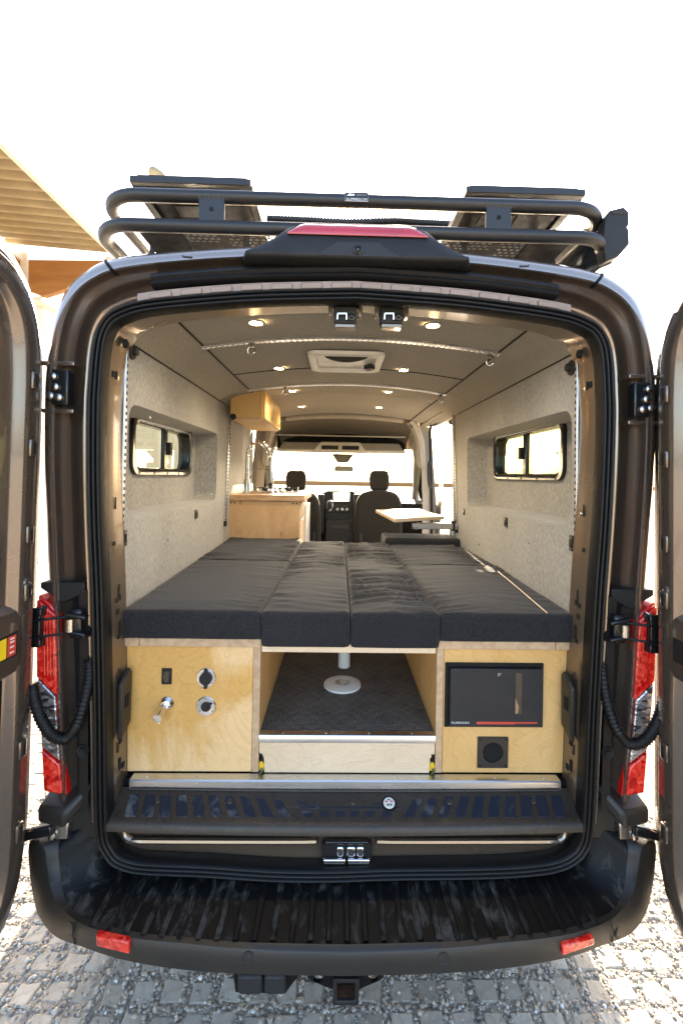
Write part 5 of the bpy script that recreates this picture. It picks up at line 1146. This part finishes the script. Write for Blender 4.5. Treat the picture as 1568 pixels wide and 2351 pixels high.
for cx in (-.73, -.52):
    O('burner', MB().lathe([(.04, 0), (.035, .018), (.0005, .02)], (cx, 2.75, 1.704), (0, 0, 1), 16), M['black'], sv)
    O('grate', MB().box(cx-.09, cx+.09, 2.745, 2.757, 1.72, 1.732).box(cx-.006, cx+.006, 2.65, 2.85, 1.72, 1.732).box(cx-.09, cx-.08, 2.70, 2.80, 1.704, 1.732).box(cx+.08, cx+.09, 2.70, 2.80, 1.704, 1.732), M['black'], sv)
for cx in (-.68, -.62, -.56): O('knob', MB().lathe([(.014, 0), (.012, .02), (.0005, .02)], (cx, 2.59, 1.704), (0, 0, 1), 12), M['chrome'], sv)
fa = thing('faucet', at(567, 1135, 2.24), 'tall nickel spring faucet on the kitchen counter', 'faucet')
FY = 2.24
f = lambda x, y: at(x, y, FY)
O('body', MB().tube([Vector((f(567, 1132).x, FY, 1.69)), f(567, 1105), f(567, 1098), f(568, 1060), f(569, 1045)], [.027, .025, .016, .015, .013], 14), M['steel'], fa)
arc = cat([f(569, 1048), f(571, 1032), f(580, 1020), f(596, 1016), f(610, 1022), f(619, 1038), f(622, 1058)], 6)
O('hose', MB().tube(arc, .011, 10), M['steel'], fa)
spr = MB(); n = 15*16; pts = []
for k in range(n):
    u = k/(n-1)*(len(arc)-1.001); i = int(u); fr_ = u-i; c_ = arc[i]*(1-fr_)+arc[i+1]*fr_; tg = (arc[i+1]-arc[i]).normalized(); n1 = Vector((0, 1, 0)); n2 = tg.cross(n1)
    a = k/14*6.2832; pts.append(c_+(n1*math.cos(a)+n2*math.sin(a))*.019)
O('spring', spr.tube(pts, .0035, 5), M['chrome'], fa)
O('spray_head', MB().tube([f(622, 1058), f(622, 1080), f(623, 1088), f(624, 1105), f(624, 1112)], [.012, .012, .017, .019, .015], 12), M['steel'], fa)
O('spray_tip', MB().tube([f(622, 1108), f(621, 1118)], .018, 10), M['black'], fa)
O('holder_arm', MB().tube([f(569, 1079), f(622, 1078)], .004, 6), M['steel'], fa); O('lever', MB().tube([f(567, 1100)+Vector((0, .03, 0)), f(580, 1090)+Vector((0, .08, 0))], .006, 8), M['steel'], fa)
for (x, y), lab in (((547, 1128), 'small white sponge dish at the back of the counter'),):
    p = at(x, y, 2.3); 
t = thing('overhead_cabinet', (-.7, 2.1, 2.24), 'honey birch overhead cabinet hung at the left ceiling edge', 'cabinet')
ce = [(-.828, 2.242), (-.600, 2.242), (-.600, 2.462), (-.735, 2.458), (-.828, 2.385)]
O('carcass', MB().hexa([(x, 1.70, z) for x, z in ce], (0, .86, 0)), M['cabinet'], t, .003)
for y0, y1 in ((1.715, 2.125), (2.135, 2.55)):
    d = O('cabinet_door', box(-.599, -.584, y0, y1, 2.252, 2.452), M['cabinet'], t, .003)
    O('finger_latch', MB().lathe([(.014, 0), (.012, .004), (.0005, .004)], (-.584, y0+.30, 2.28), (1, 0, 0), 14), M['chrome'], d)
O('bottom_edge', MB().box(-.829, -.598, 1.696, 1.70, 2.240, 2.256), M['plyz'], t)
O('latch_knob', MB().lathe([(.022, 0), (.022, .012), (.012, .02), (.0005, .02)], at(536, 957, 1.70), (0, -1, 0), 16), M['black'], t)
# swivel table
zt = 1.545
tq = [atz(x, y, zt) for x, y in ((862, 1169), (958, 1167), (1020, 1184), (905, 1191))]
t = thing('swivel_table', (.72, 2.5, .76), 'small pale table on a white swing arm by the side door', 'table')
tz = zt; fr4 = [Vector((.335, 2.30, tz)), Vector((.79, 2.36, tz)), Vector((.72, 2.83, tz)), Vector((.28, 2.80, tz))]
fr4 = [atz(905, 1191, tz), atz(1020, 1185, tz), atz(962, 1168, tz), atz(862, 1170, tz)]
O('table_top', MB().hexa([p-Vector((0, 0, .028)) for p in fr4], (0, 0, .028)), M['birchp'], t, .004)
c0 = (fr4[0]+fr4[1])*.5+Vector((.02, .15, -.05))
O('swing_arm', MB().obox(c0+Vector((.12, .0, -.03)), (.36, .05, .05), ((1, .05, 0), (-.05, 1, 0), (0, 0, 1))), M['alu'], t, .004)
O('arm_post', MB().tube([c0+Vector((.27, .02, -.03)), c0+Vector((.27, .02, -.5))], .024, 14), M['alu'], t)
for dx in (-.04, .27): O('arm_pivot', MB().lathe([(.02, 0), (.02, .07), (.012, .08), (.0005, .08)], c0+Vector((dx, 0, -.065)), (0, 0, 1), 14), M['black'], t)
print('objects', len(bpy.data.objects), 'tris~', sum(len(o.data.polygons) for o in bpy.data.objects if o.type == 'MESH'))
